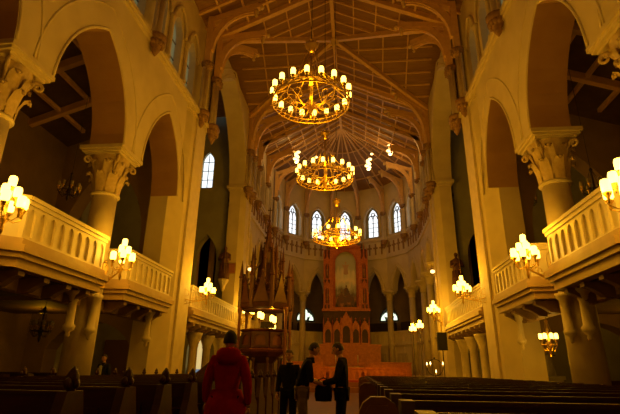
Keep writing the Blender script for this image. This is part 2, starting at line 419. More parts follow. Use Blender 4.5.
for s in (-1, 1):
    for q in (-1, 1):
        truss('valley_rib', [(0, YC, RZ - .15), (s * WX, YC + q * 4.1, RZ - RSX * WX - .15)], 'diagonal valley rib running to the %s %s corner of the crossing' % ('near' if q < 0 else 'far', SIDE[s]))
b = MB(); b.lathe([(.02, -.55), (.18, -.42), (.12, -.3), (.3, -.2), (.3, 0)], 10, (0, YC, RZ - .2))
tag(b.build('ceiling_boss', BOSS), 'carved boss at the meeting of the crossing ribs', 'boss')

# ------------------------------------------------------------ roof brackets (wall shaft, corbel, curved brace, hammer beam)
def bracket_proto(zc, zcap, ztip, reach, big=1.0):
    """local: wall at x=0, reaches towards +x; z world heights"""
    t = empty('roof_bracket', '', 'roof bracket')
    b = MB(); b.lathe([(.02, -.75), (.1, -.62), (.16, -.5), (.12, -.42), (.2, -.3), (.3, -.12), (.36, 0), (.36, .12)], 12, (.12, 0, zc))
    for i in range(7):
        a = -PI / 2 + PI * i / 6; b.ball((.12 + .24 * cos(a), .24 * sin(a), zc - .22), .1, (1, 1, 1.3), 6)
    b.build('corbel', CORB, t)
    b = MB()
    for dy, r in ((0, .13), (-.2, .08), (.2, .08)):
        b.lathe([(r + .06, 0), (r + .06, .12), (r, .2), (r, zcap - zc - .35)], 8, (.12 if dy == 0 else .05, dy, zc + .12))
    b.build('wall_shaft', STONE, t)
    b = MB(); b.lathe([(.14, 0), (.24, .22), (.3, .3), (.33, .42)], 10, (.12, 0, zcap - .3))
    for i in range(6):
        a = -PI / 2 + PI * i / 5; b.ball((.12 + .26 * cos(a), .26 * sin(a), zcap - .08), .07, n=6)
    b.build('shaft_capital', CORB, t)
    b = MB(); n = 10; P = []
    for i in range(n + 1):
        a = PI / 2 * i / n; z0_ = zcap + .9; P.append((.2 + (reach - .2) * (1 - cos(a)), 0, z0_ + (ztip - z0_ - .2) * sin(a)))
    for i in range(n): b.bar(P[i], P[i + 1], .24, .34); b.bar(Vector(P[i]) + Vector((0, 0, -.2)), Vector(P[i + 1]) + Vector((0, 0, -.2)), .1, .1)
    b.bar((.12, 0, zcap), (.12, 0, ztip - .5), .3, .3, 0, (0, 1, 0))
    b.build('curved_brace', BEAM, t)
    b = MB(); b.bar((0, 0, ztip - .75), (reach + .25, 0, ztip + .1), .28, .34)
    P2_ = []
    b.build('hammer_beam', BEAM, t)
    b = MB(); b.lathe([(.02, -.5), (.1, -.42), (.05, -.32), (.13, -.2), (.13, -.08), (.07, 0)], 8, (reach + .1, 0, ztip - .12))
    b.ball((reach + .38, 0, ztip), .14, n=8)
    b.build('pendant_knob', BOSS, t)
    return t
pr = bracket_proto(ZC, 15.9, 19.45, 2.4)
first = True
def put(proto, x, y, rz, label, grp, state=[None]):
    if 'used' not in proto: proto['used'] = 1; o = proto
    else: o = copy_tree(proto)
    relabel(o, label, (x, y, 0), rz, grp)
    o['used'] = 1
    return o
allbr = []
for s in (-1, 1):
    rz = 0 if s < 0 else PI
    for y, w in ((3.4, 'over the arcade beside the camera'), (8.4, 'over the near capital'), (13.4, 'over the freestanding column'), (18.75, 'over the transept pier')):
        allbr.append(put(pr, s * 6.35, y, rz, 'carved roof bracket on the %s wall %s' % (SIDE[s], w), 'brackets under the nave roof'))
    # corner diagonals and transept-facing ones at the crossing
    allbr.append(put(pr, s * 6.3, 20.35, rz + (1 if s < 0 else -1) * rad(52), 'roof bracket turned towards the transept at the near %s corner of the crossing' % SIDE[s], 'brackets at the crossing'))
    allbr.append(put(pr, s * 6.3, 20.1, rz + (1 if s < 0 else -1) * rad(17), 'diagonal roof bracket at the near %s corner of the crossing' % SIDE[s], 'brackets at the crossing'))
    allbr.append(put(pr, s * 6.3, 28.65, rz - (1 if s < 0 else -1) * rad(30), 'diagonal roof bracket at the far %s corner of the crossing' % SIDE[s], 'brackets at the crossing'))
    allbr.append(put(pr, s * 6.3, 29.6, rz, 'roof bracket on the choir side of the far %s pier' % SIDE[s], 'brackets at the crossing'))
pr2 = bracket_proto(14.1, 17.2, 20.6, 2.2)
for s in (-1, 1):
    for y, w in ((34.1, 'first'), (37.7, 'second')):
        allbr.append(put(pr2, s * 6.85, y, 0 if s < 0 else PI, '%s roof bracket along the %s choir wall' % (w, SIDE[s]), 'brackets in the choir'))
for i, a in enumerate(ang):
    x, y = AR * sin(a), AC + AR * cos(a)
    allbr.append(put(pr2, x * .97, AC + (y - AC) * .97, -PI / 2 - a, 'apse roof bracket rising between windows, %s from the left' % ORD[i], 'brackets in the apse'))
for o in allbr:
    if 'used' in o: del o['used']

# ------------------------------------------------------------ apse and choir walls
facets = []
ap = AR * cos(PI / 14); hw = AR * sin(PI / 14)
for i in range(7):
    th = rad(-90 + 180 / 7 * (i + .5)); n = Vector((sin(th), cos(th), 0)); tt = Vector((cos(th), -sin(th), 0)); c = Vector((0, AC, 0))
    facets.append(((lambda u, w, d, n=n, tt=tt, c=c: tuple(c + n * (ap + d) + tt * u + Vector((0, 0, w)))), hw, 'apse', i))
for s in (-1, 1):
    for k in range(3):
        y0 = 30.5 + 3.6 * k
        facets.append(((lambda u, w, d, s=s, y0=y0: (s * (AR + d), y0 + 1.8 - s * u, w)), 1.8, 'choir', s * (k + 1)))
wall = MB(); frz = MB(); back = MB(); low = MB(); gal = []
wi = 0; NAMES = ['leftmost', 'second from left', 'third from left', 'central', 'third from right', 'second from right', 'rightmost']
for f, h, kind, idx in facets:
    a = .82 if kind == 'apse' else 1.0
    wall.archwall(f, -h, h, 8.95, 12.4, -a, a, 8.95, 8.95, 2.15, 0, .65, 16)
    for off in (.1, .38):
        wall.tube([f(u, w, -.03) for u, w in arc(-a - off, a + off, 9.0, 2.15 + off * 1.25, 16)], .065, 5)
    # frieze with small crosses
    frz.box(-h, h, 0, .5, 12.4, 14.5, f=lambda x, y, z, f=f: f(x, z, y))
    for z0, z1, pr_ in ((12.35, 12.5, .14), (14.38, 14.6, .2), (14.25, 14.38, .1)):
        frz.box(-h - .04, h + .04, -pr_, .1, z0, z1, f=lambda x, y, z, f=f: f(x, z, y))
    for k in range(4):
        u = (-1.5 + k) * h * .45
        frz.box(u - .07, u + .07, -.09, .05, 12.85, 14.05, 1, f=lambda x, y, z, f=f: f(x, z, y))
        frz.box(u - .24, u + .24, -.09, .05, 13.5, 13.66, 1, f=lambda x, y, z, f=f: f(x, z, y))
    # window wall
    if kind == 'apse' or True:
        wall.archwall(f, -h, h, 14.5, 20.6 if kind == 'apse' else 20.3, -.85, .85, 14.75, 16.9, 1.35, 0, .35, 12)
        wall.archwall(f, -h, h, 14.5, 20.0, -.55, .55, 14.95, 17.0, 1.1, .35, .8, 12, 1)
        wall.tube([f(u, w, -.03) for u, w in arc(-1.0, 1.0, 16.9, 1.6, 14)], .07, 5)
        wall.box(-.9, .9, .0, .4, 14.6, 14.78, f=lambda x, y, z, f=f: f(x, z, y))
        for u in (-.95, .95): wall.lathe([(.13, 0), (.13, .12), (.08, .2), (.08, 1.85), (.15, 2.05), (.15, 2.15)], 8, f(u, 14.75, -.06))
    if kind == 'apse':
        p = MB(); p.prism([(-.53, 14.98)] + arc(-.53, .53, 17.0, 1.08, 12) + [(.53, 14.98)], f, .42, .45)
        o = p.build('window_%d' % (50 + idx), PANE); struct(o, '%s bright lancet window of the apse' % NAMES[idx], 'window')
        q = MB()
        q.box(-.04, .04, .36, .42, 14.98, 17.1, f=lambda x, y, z, f=f: f(x, z, y))
        for zz in (15.5, 16.0, 16.5): q.box(-.53, .53, .37, .42, zz - .022, zz + .022, f=lambda x, y, z, f=f: f(x, z, y))
        for u0 in (-.53, 0): q.tube([f(u, w, .39) for u, w in arc(u0 + .02, u0 + .51, 16.95, .45, 8)], .05, 5)
        q.tube([f(.2 * cos(t), 17.52 + .2 * sin(t), .39) for t in [2 * PI * j / 12 for j in range(12)]], .055, 5, closed=True)
        q.build('tracery', LEAD, o)
    # screen wall under the gallery, with doors on some facets
    if kind == 'apse':
        low.box(-h, h, .35, .6, .6, 3.6, f=lambda x, y, z, f=f: f(x, z, y))
        for u in (-h * .98, 0): low.box(u - .03, u + .03, .3, .36, .6, 3.6, f=lambda x, y, z, f=f: f(x, z, y))
        low.box(-h, h, .28, .36, .6, .9, f=lambda x, y, z, f=f: f(x, z, y))
    else:
        low.box(-h, h, .5, .7, 0, 3.6, f=lambda x, y, z, f=f: f(x, z, y))
    # ambulatory back wall
    d = 3.9
    k2 = 1.6
    back.box(-h * k2, h * k2, d, d + .3, 3.6, 12.3, f=lambda x, y, z, f=f: f(x, z, y))
    back.box(-h * 1.5, h * 1.5, .6, d, 3.5, 3.65, f=lambda x, y, z, f=f: f(x, z, y))
    back.box(-h * 1.5, h * 1.5, .6, d, 12.2, 12.35, f=lambda x, y, z, f=f: f(x, z, y))
    if kind == 'apse' and idx in (2, 4):
        o = MB()
        Q = [(.42 * cos(t_) + (.25 * abs(sin(2 * t_))) * cos(t_), 7.05 + .42 * sin(t_) + (.25 * abs(sin(2 * t_))) * sin(t_)) for t_ in [2 * PI * j / 32 + PI / 4 for j in range(32)]]
        Q = [((.30 + .28 * abs(cos(2 * t_))) * cos(t_), 7.08 + (.30 + .28 * abs(cos(2 * t_))) * sin(t_)) for t_ in [2 * PI * j / 40 for j in range(40)]]
        o.prism(Q, f, d - .12, d - .06)
        for q_ in (-1, 1): o.prism([(q_ * .45, 6.5), (q_ * .95, 6.5), (q_ * .9, 6.8), (q_ * .66, 7.15)], f, d - .12, d - .06)
        o = o.build('window_%d' % (60 + idx), PANE3); struct(o, 'round headed ambulatory window with a quatrefoil, %s of the altarpiece' % ('left' if idx == 2 else 'right'), 'window')
        q = MB(); q.tube([f(u, w, d - .16) for u, w in [(-1.02, 6.42)] + arc(-1.02, 1.02, 6.5, 1.35, 16) + [(1.02, 6.42)]], .08, 6, closed=True)
        q.prism([(-1.02, 6.45)] + arc(-1.02, 1.02, 6.5, 1.35, 16) + [(1.02, 6.45)], f, d - .05, d - .02)
        q.build('tracery', LEAD, o)
struct(wall.build('wall_apse', [PLASTER, OLIVE]), 'curved cream wall of the apse with pointed arches and windows', 'wall')
struct(frz.build('trim_3', [STONE, CORB]), 'frieze of small crosses round the apse below the windows', 'moulding')
struct(back.build('wall_ambulatory', DARKW), 'dark wall of the walkway behind the apse columns', 'wall')
struct(low.build('wall_apse_lower', CREAMW), 'cream screen wall under the apse gallery', 'wall')
# doors in the lower apse wall
for n_, fi, u0, u1, lab in ((1, 5, -.9, .3, 'pale double door under the right of the apse gallery'), (2, 4, -.2, .9, 'pale door right of the altar under the gallery'), (3, 1, -.6, .6, 'pale door left of the altar under the gallery')):
    f = facets[fi][0]; b = MB(); B = lambda x, y, z, f=f: f(x, z, y)
    b.box(u0, u1, .24, .34, .6, 2.95, f=B)
    for k in range(2):
        for z0, z1 in ((.8, 1.6), (1.8, 2.75)):
            c = u0 + (u1 - u0) * (.27 + .46 * k); b.box(c - .16, c + .16, .2, .25, z0, z1, f=B)
    o = b.build('door_%d' % n_, DOORM); struct(o, lab, 'door')
    b = MB(); b.ball(f((u0 + u1) / 2 + .06, 1.6, .2), .04, n=6); b.build('door_handle', GOLD, o)
b = MB()
for s in (-1, 1):
    f = facets[4 if s > 0 else 2][0]
b.box(-1, 1, 0, .01, 0, .01) if False else None

# ------------------------------------------------------------ columns
def capital_parts(t, R, zb, zt, ab, lo=False, matc=CAPST):
    """bell with acanthus leaves and corner volutes, abacus half side ab, thing parent t"""
    H = zt - zb
    b = MB(); b.lathe([(R * 1.0, 0), (R * 1.02, H * .4), (R * 1.2, H * .75), (R * 1.5, H * .97), (R * 1.5, H)], 16, (0, 0, zb))
    cap = b.build('capital', matc, t)
    b = MB(); rows = ((0, .5, 8, .0), (.12, .82, 8, PI / 8)) if not lo else ((.05, .7, 6, 0),)
    for z0, z1, n, off in rows:
        for i in range(n):
            a = 2 * PI * i / n + off; r0 = R * 1.03
            prof = [(r0, z0), (r0 * 1.06, z0 + (z1 - z0) * .5), (r0 * 1.28, z1 - .06), (r0 * 1.55, z1), (r0 * 1.62, z1 - .1)]
            W = R * (.34, .38, .33, .26, .1)[0]
            Ls = [];
            for j, (r, z) in enumerate(prof):
                wv = R * (.34, .40, .34, .26, .08)[j]
                for sg in (-1, 0, 1):
                    rr = r + (.04 * R * 2 if sg == 0 else 0)
                    Ls.append((rr * cos(a) - sg * wv * sin(a), rr * sin(a) + sg * wv * cos(a), zb + z * H))
            fs = [(3 * j + k, 3 * j + k + 1, 3 * j + k + 4, 3 * j + k + 3) for j in range(len(prof) - 1) for k in (0, 1)]
            b.add(Ls, fs, 0, True)
            b.ball((r0 * 1.56 * cos(a), r0 * 1.56 * sin(a), zb + (z1 - .04) * H), R * .15, n=6)
    b.build('acanthus_leaves', matc, cap)
    b = MB()
    for i in range(4):
        a = PI / 4 + PI / 2 * i; P = []; rr = []
        for j in range(16):
            tt = j / 15; ph = tt * 2.6 * PI; rad_ = R * .34 * (1 - .72 * tt)
            x = ab * 1.18 - rad_ * cos(ph) * 1.0; z = zb + H * .84 - rad_ * sin(ph + PI)
            P.append((x * cos(a), x * sin(a), z)); rr.append(R * .12 * (1 - .4 * tt))
        P = [(R * 1.05 * cos(a), R * 1.05 * sin(a), zb + H * .5), (R * 1.3 * cos(a), R * 1.3 * sin(a), zb + H * .75)] + P
        b.tube(P, [R * .1, R * .12] + rr, 6)
    b.build('volutes', matc, cap)
def col_ring(b, R, z): b.lathe([(R * .95, -.05), (R * 1.12, -.03), (R * 1.16, 0), (R * 1.12, .05), (R * .95, .07)], 20, (0, 0, z))
def big_column(loc, label):
    t = empty('stone_column', label, 'column', loc, 0, 'big arcade columns of the nave')
    b = MB(); b.box(-.62, .62, -.62, .62, 0, .3); b.lathe([(.62, .3), (.64, .4), (.56, .5), (.6, .58), (.5, .7), (.46, .8)], 24)
    b.build('base', STONE, t)
    b = MB(); b.lathe([(.44, .78), (.43, 2.8), (.40, 4.5), (.38, 6.62)], 28); b.build('shaft', STONE, t)
    b = MB(); col_ring(b, .4, 6.64); b.build('neck_ring', STONE, t)
    capital_parts(t, .40, 6.7, 7.98, .62)
    b = MB()
    for e, z0, z1 in ((.60, 7.95, 8.02), (.68, 8.02, 8.1), (.74, 8.1, 8.22)): b.box(-e, e, -e, e, z0, z1)
    b.build('abacus', STONE, t)
    return t
for s in (-1, 1):
    for y, w in ((3.3, 'beside the camera'), (8.3, 'nearest in view, with its capital high at the edge'), (13.3, 'standing between the two nave galleries')):
        big_column((s * 7.13, y, 0), 'tall round cream column on the %s, %s' % (SIDE[s], w))
# slender apse and choir columns
def slim_column(x, y, label, z0=.6):
    t = empty('apse_column', label, 'column', (x, y, z0), 0, 'slender columns round the altar')
    b = MB(); b.lathe([(.5, 0), (.5, .15), (.42, .22), (.45, .32), (.33, .42)], 16); b.build('base', STONE, t)
    b = MB(); b.lathe([(.33, .4), (.30, 7.42)], 18); b.build('shaft', STONE, t)
    b = MB(); col_ring(b, .31, 7.42); b.build('neck_ring', STONE, t)
    capital_parts(t, .32, 7.45, 8.15, .52, True, STONE)
    b = MB(); b.lathe([(.62, 8.1), (.7, 8.18), (.8, 8.22), (.8, 8.36)], 8, rot=PI / 8, sm=False); b.build('abacus', STONE, t)
for i, a in enumerate(ang[0:8]):
    slim_column((AR + .18) * sin(a), AC + (AR + .18) * cos(a), 'slender cream column of the apse, %s from the left' % ORD[i])
for s in (-1, 1):
    for y, w in ((34.1, 'nearer the crossing'), (37.7, 'farther from the crossing')):
        slim_column(s * 7.1, y, 'slender cream column along the %s side of the choir, %s' % (SIDE[s], w))

# ------------------------------------------------------------ galleries
def parapet(b, p0, p1, z0, z1, n, th=.16, nin=(0, 0, 0)):
    """panelled parapet from p0 to p1 (2D) with n blind pointed arches; faces the left-hand side normal nin"""
    p0 = Vector((*p0, 0)); p1 = Vector((*p1, 0)); L = (p1 - p0).length; t = (p1 - p0) / L; nn = Vector((*nin, 0)).normalized()
    f = lambda u, w, d: tuple(p0 + t * u + nn * (-d) + Vector((0, 0, w)))
    b.box(0, L, .055, th + .06, z0, z1, f=lambda x, y, z: f(x, z, y))
    w = L / n
    for i in range(n):
        b.archwall(f, i * w, (i + 1) * w, z0, z1, i * w + w * .17, (i + 1) * w - w * .17, z0 + .12, z1 - .36, .2, 0, .055, 8, back=False)
    b.box(-.02, L + .02, -.08, th + .12, z1, z1 + .09, f=lambda x, y, z: f(x, z, y))
    b.box(-.02, L + .02, -.04, .02, z1 - .1, z1, f=lambda x, y, z: f(x, z, y))
def mould(b, pts, prof, nrm_out):
    for (z0, z1, e) in prof:
        for i in range(len(pts) - 1):
            a = Vector((*pts[i], 0)); c = Vector((*pts[i + 1], 0)); n = Vector((*nrm_out[i], 0)).normalized(); t = (c - a).normalized()
            P = [a - t * e * .4 + n * e, c + t * e * .4 + n * e, c + t * e * .4 - n * .25, a - t * e * .4 - n * .25]
            b.prism([(q.x, q.y) for q in P], lambda u, w, d: (u, w, d), z0, z1)
def corbel_pendant(t, x, y, s, ztop=3.35):
    b = MB(); b.lathe([(.02, -1.3), (.07, -1.24), (.05, -1.16), (.15, -1.08), (.16, -.98), (.11, -.92), (.1, -.35), (.13, -.3), (.15, -.18), (.22, -.1), (.23, 0)], 10, (x, y, ztop))
    b.build('pendant_corbel', STONE, t)
G0 = 3.62; G1 = 4.86
TANW = mat('tan painted moulding', (.46, .31, .13), .5, c2=(.40, .26, .10), scale=3)
BROWNW = mat('brown painted brackets', (.24, .14, .05), .6, c2=(.19, .11, .04), scale=4)
def nave_gallery(s, ya, yb, cant, label):
    t = empty('gallery_balcony', label, 'balcony', (0, 0, 0), 0, 'galleries between the nave columns')
    X = s * 6.22; Xo = s * 7.0
    pts = [(Xo, ya - (.65 if cant else .1)), (X, ya), (X, yb)] + ([(Xo, yb + .5)] if cant else [])
    nr = [(-s * .7, -.75), (-s, 0)] + ([(-s * .7, .75)] if cant else [])
    b = MB(); parapet(b, pts[0], pts[1], G0 + .3, G1, 2, nin=nr[0]); parapet(b, pts[1], pts[2], G0 + .3, G1, 9 if s < 0 else 9, nin=nr[1])
    if cant: parapet(b, pts[2], pts[3], G0 + .3, G1, 2, nin=nr[2])
    b.build('parapet', CREAMW, t)
    b = MB(); mould(b, pts, ((G0 + .18, G0 + .34, .08), (G0 + .02, G0 + .18, .2), (G0 - .1, G0 + .02, .12), (G0 - .3, G0 - .1, .03)), nr); b.build('cornice', TANW, t)
    b = MB(); P = [(u + s * .3, w) for u, w in pts] + [(s * OX, pts[-1][1]), (s * OX, pts[0][1])]
    b.prism(P, lambda u, w, d: (u, w, d), G0 - .32, G0 - .02); b.build('deck', DARKC, t)
    b = MB(); b.box(*sorted((s * 6.95, s * 7.25)), ya - .55, yb + .4, 3.0, 3.32); b.build('support_beam', TANW, t)
    k = 4
    for i in range(k):
        y = ya + .35 + (yb - ya - .7) * i / (k - 1); b = MB()
        b.prism([(6.3, 3.3), (6.3, 3.2), (6.5, 3.12), (6.7, 2.98), (6.95, 2.95), (6.95, 3.3)], lambda u, w, d, y=y: (s * u, y - .1 + d, w), 0, .2)
        b.build('soffit_bracket', BROWNW, t)
    for y in ((ya - .3, 11.95) if (cant and ya > 8) else (ya - .3, yb) if cant else (12.98, 16.75)): corbel_pendant(t, s * 6.68, y, s)
    return t
for s in (-1, 1):
    nave_gallery(s, 8.95, 12.3, True, 'cream panelled gallery balcony on the %s between the nearest two columns' % SIDE[s])
    nave_gallery(s, 13.75, 17.28, False, 'cream panelled gallery balcony on the %s between column and pier' % SIDE[s])
    nave_gallery(s, 3.95, 7.3, True, 'cream panelled gallery balcony on the %s beside the camera' % SIDE[s])
    # transept gallery carried on columns
    t = empty('transept_gallery', 'straight cream gallery on columns across the %s transept' % SIDE[s], 'balcony', (0, 0, 0), 0)
    b = MB(); parapet(b, (s * 6.45, 20.32), (s * 6.45, 28.45), G0 + .3, G1, 20, nin=(-s, 0)); b.build('parapet', CREAMW, t)
    b = MB(); mould(b, [(s * 6.45, 20.35), (s * 6.45, 28.4)], ((G0 + .18, G0 + .34, .08), (G0 + .02, G0 + .18, .2), (G0 - .1, G0 + .02, .12), (G0 - .3, G0 - .1, 0)), [(-s, 0)]); b.build('cornice', TANW, t)
    b = MB(); b.box(*sorted((s * 6.5, s * 9.5)), 20.35, 28.45, G0 - .32, G0 - .02); b.build('deck', DARKC, t)
    for i in range(9):
        y = 20.8 + i * .9; b = MB(); b.prism([(6.35, 3.3), (6.35, 3.15), (6.6, 3.05), (6.9, 2.95), (6.9, 3.3)], lambda u, w, d, y=y: (s * u, y - .12 + d, w), 0, .24); b.build('soffit_bracket', BROWNW, t)
    for y in (22.4, 24.4, 26.5):
        b = MB(); b.lathe([(.3, 0), (.3, .2), (.21, .32), (.2, 2.3), (.24, 2.36), (.22, 2.42), (.38, 2.85), (.4, 2.98)], 14, (s * 6.85, y, 0)); b.build('gallery_column', STONE, t)
# apse gallery
t = empty('apse_gallery', 'curved cream panelled gallery behind the apse columns', 'balcony', (0, 0, 0))
b = MB(); c_ = MB()
for i in range(7):
    f, h = facets[i][0], facets[i][1]
    p0 = f(-h, 0, .35); p1 = f(h, 0, .35); th = rad(-90 + 180 / 7 * (i + .5)); nin = (-sin(th), -cos(th))
    parapet(b, p0[:2], p1[:2], 3.85, 4.95, 7, nin=nin)
    mould(c_, [p0[:2], p1[:2]], ((3.6, 3.72, .1), (3.72, 3.87, .18)), [nin])
for s in (-1, 1):
    parapet(b, (s * 7.25, 30.6), (s * 7.25, 41.3), 3.85, 4.95, 20, nin=(-s, 0)); mould(c_, [(s * 7.25, 30.6), (s * 7.25, 41.3)], ((3.6, 3.72, .1), (3.72, 3.87, .18)), [(-s, 0)])
b.build('parapet', CREAMW, t); c_.build('cornice', STONE, t)
b = MB()
for i in range(7):
    f, h = facets[i][0], facets[i][1]
    b.box(-h, h, 1.5, 1.9, 3.66, 6.0, f=lambda x, y, z, f=f: f(x, z, y))
b.build('dark_rail', mat('dark brown band', (.03, .012, .006), .6), t)  # plain dark band standing behind the parapet

# ------------------------------------------------------------ statues
def statue(loc, rz, h, label):
    t = empty('saint_statue', label, 'statue', loc, rz, 'statues on the choir piers')
    k = h / 1.9; M = mat('painted statue wood', (.14, .055, .028), .6, c2=(.09, .035, .02), scale=8)
    b = MB(); b.lathe([(.05, -.75), (.12, -.6), (.2, -.35), (.33, -.15), (.36, 0), (.3, .03)], 8, sm=False); b.build('bracket', STONE, t)
    b = MB(); b.lathe([(.30 * k, .03), (.31 * k, .25 * k), (.24 * k, .7 * k), (.2 * k, 1.0 * k), (.25 * k, 1.3 * k), (.24 * k, 1.48 * k), (.1 * k, 1.56 * k), (.055 * k, 1.6 * k), (.055 * k, 1.66 * k)], 16, sy=.75)
    b.ball((0, .01, 1.76 * k), .115 * k, (.85, .95, 1.15), 12); b.ball((0, -.11 * k, 1.75 * k), .025 * k, n=6)
    for i in range(7): a = PI * (1 + i / 6); b.tube([(.29 * k * cos(a), .22 * k * sin(a), .05), (.23 * k * cos(a), .17 * k * sin(a), .9 * k)], .03 * k, 5)
    b.build('robed_figure', M, t)
    b = MB()
    for q in (-1, 1): b.tube([(q * .23 * k, 0, 1.42 * k), (q * .3 * k, -.08 * k, 1.12 * k), (q * .06 * k, -.26 * k, 1.22 * k)], [.09 * k, .08 * k, .05 * k], 8)
    b.build('sleeved_arms', M, t)
    b = MB(); b.tube([(.12 * k, -.3 * k, .3 * k), (.08 * k, -.3 * k, 1.9 * k)], .02, 6); b.build('staff', GOLD, t)
statue((-7.35, 28.15, 6.7), 0, 2.2, 'dark carved saint statue on the left choir pier')
statue((7.25, 28.15, 6.1), 0, 2.2, 'dark carved saint statue on the right choir pier')
statue((-5.82, 29.9, 5.5), PI / 3, 1.9, 'shadowed statue under a small light beside the pulpit canopy')
b = MB(); b.box(-.28, .28, -.02, .02, -.35, .35, 0); b.box(-.22, .22, -.03, -.02, -.29, .29, 1)
tag(b.build('wall_plaque', [GOLD, mat('plaque field', (.42, .16, .08), .6)], None, (-6.95, 28.44, 7.5)), 'small reddish plaque on the left choir pier beside the statue', 'plaque')

# ------------------------------------------------------------ candle shades
def shade_mesh():
    b = MB(); b.lathe([(.035, 0), (.058, .03), (.06, .13), (.05, .17), (.03, .18)], 10); return b
def cup_mesh():
    b = MB(); b.lathe([(.01, -.14), (.022, -.12), (.018, -.07), (.05, -.02), (.055, 0), (.02, .005)], 8); return b
SH = shade_mesh().build('glass_shade', GLASSLIT); CU = cup_mesh().build('candle_cup', GOLD)
SHM, CUM = SH.data, CU.data
bpy.data.objects.remove(SH); bpy.data.objects.remove(CU)
SHOFF = shade_mesh().build('tmp', GLASSOFF); SHOFFM = SHOFF.data; bpy.data.objects.remove(SHOFF)
def shade(parent, p, sc_=1.0, lit=True):
    c = bpy.data.objects.new('candle_cup', CUM); COL.objects.link(c); c.parent = parent; c.location = p; c.scale = (sc_,) * 3
    o = bpy.data.objects.new('glass_shade', SHM if lit else SHOFFM); COL.objects.link(o); o.parent = c
    return c

# ------------------------------------------------------------ big ring chandeliers
def chandelier(loc, R, label, ztop, group='ring chandeliers on the nave axis', n=18, watt=CHAND_W, crown=1.55):
    t = empty('ring_chandelier', label, 'chandelier', loc, 0, group)
    b = MB()
    for z, r in ((-.07, .022), (.06, .014)): b.tube([(R * cos(2 * PI * i / 48), R * sin(2 * PI * i / 48), z) for i in range(48)], r, 6, closed=True)
    b.build('ring_band', GOLD, t)
    b = MB()
    for i in range(36):
        a = 2 * PI * i / 36; b.tube([(R * 1.01 * cos(a + e), R * 1.01 * sin(a + e), z) for e, z in ((0, -.07), (.06, -.03), (0, .02), (-.05, .06), (0, .1), (.05, .06))], .011, 5)
    b.build('openwork', GOLD, t)
    b = MB(); r2 = R * .62
    b.tube([(r2 * cos(2 * PI * i / 32), r2 * sin(2 * PI * i / 32), .3) for i in range(32)], .016, 6, closed=True)
    for i in range(12):
        a = 2 * PI * i / 12; a2 = a + 2 * PI / 12
        b.tube([(R * cos(a), R * sin(a), -.08), (r2 * cos((a + a2) / 2), r2 * sin((a + a2) / 2), .3), (R * cos(a2), R * sin(a2), -.08)], .01, 5)
    b.build('inner_ring', GOLD, t)
    b = MB(); b.lathe([(.01, -.5), (.05, -.42), (.03, -.35), (.1, -.22), (.14, -.05), (.06, .06), (.045, .3), (.1, .42), (.05, .52), (.03, .9), (.06, 1.0), (.03, 1.1), (.03, crown)], 12); b.build('central_stem', GOLD, t)
    b = MB()
    for i in range(9):
        a = 2 * PI * i / 9
        b.tube([(.08 * cos(a), .08 * sin(a), -.1), (R * .3 * cos(a), R * .3 * sin(a), -.28), (R * .6 * cos(a), R * .6 * sin(a), -.14), (R * .98 * cos(a), R * .98 * sin(a), -.02)], .014, 6)
        P = [(R * .5 * cos(a) + .12 * cos(e) * cos(a), R * .5 * sin(a) + .12 * cos(e) * sin(a), .02 + .12 * sin(e)) for e in [j * .6 for j in range(10)]]
        b.tube(P, .01, 5)
    b.build('scroll_arms', GOLD, t)
    b = MB()
    for i in range(6):
        a = 2 * PI * i / 6 + .2; b.tube([(R * .97 * cos(a), R * .97 * sin(a), .1), (R * .35 * cos(a), R * .35 * sin(a), .85), (.12 * cos(a), .12 * sin(a), crown - .05)], .011, 5)
    b.build('suspension_rods', GOLD, t)
    b = MB(); b.lathe([(.02, -.12), (.1, -.06), (.1, .02), (.17, .08), (.2, .16), (.16, .19), (.05, .21), (.02, .32)], 14, (0, 0, crown))
    for i in range(8): a = 2 * PI * i / 8; b.ball((.19 * cos(a), .19 * sin(a), crown + .2), .03, n=6)
    b.build('crown', GOLD, t)
    b = MB(); b.tube([(0, 0, crown + .25), (0, 0, ztop - loc[2])], .013, 6); b.build('suspension_chain', IRON, t)
    for i in range(n):
        a = 2 * PI * (i + .5) / n; rr = R * 1.0
        shade(t, (rr * cos(a), rr * sin(a), .17), 1.1)
    lamp((0, 0, .75), watt * .55, .35, parent=t); lamp((0, 0, -.75), watt * .45, .35, parent=t)
    return t
chandelier((0, 10.4, 8.07), 1.03, 'largest gilt ring chandelier of lit shades, nearest and highest in the photo', RZ - .25, crown=1.68)
chandelier((0, 15.9, 8.22), 1.07, 'middle gilt ring chandelier of lit shades, below the nearest one in the photo', RZ - .25, crown=1.78)
chandelier((.23, 20.9, 7.25), 1.12, 'farthest gilt ring chandelier, lowest in the photo, before the altarpiece', RZ - .35, n=15, crown=1.75, watt=820)

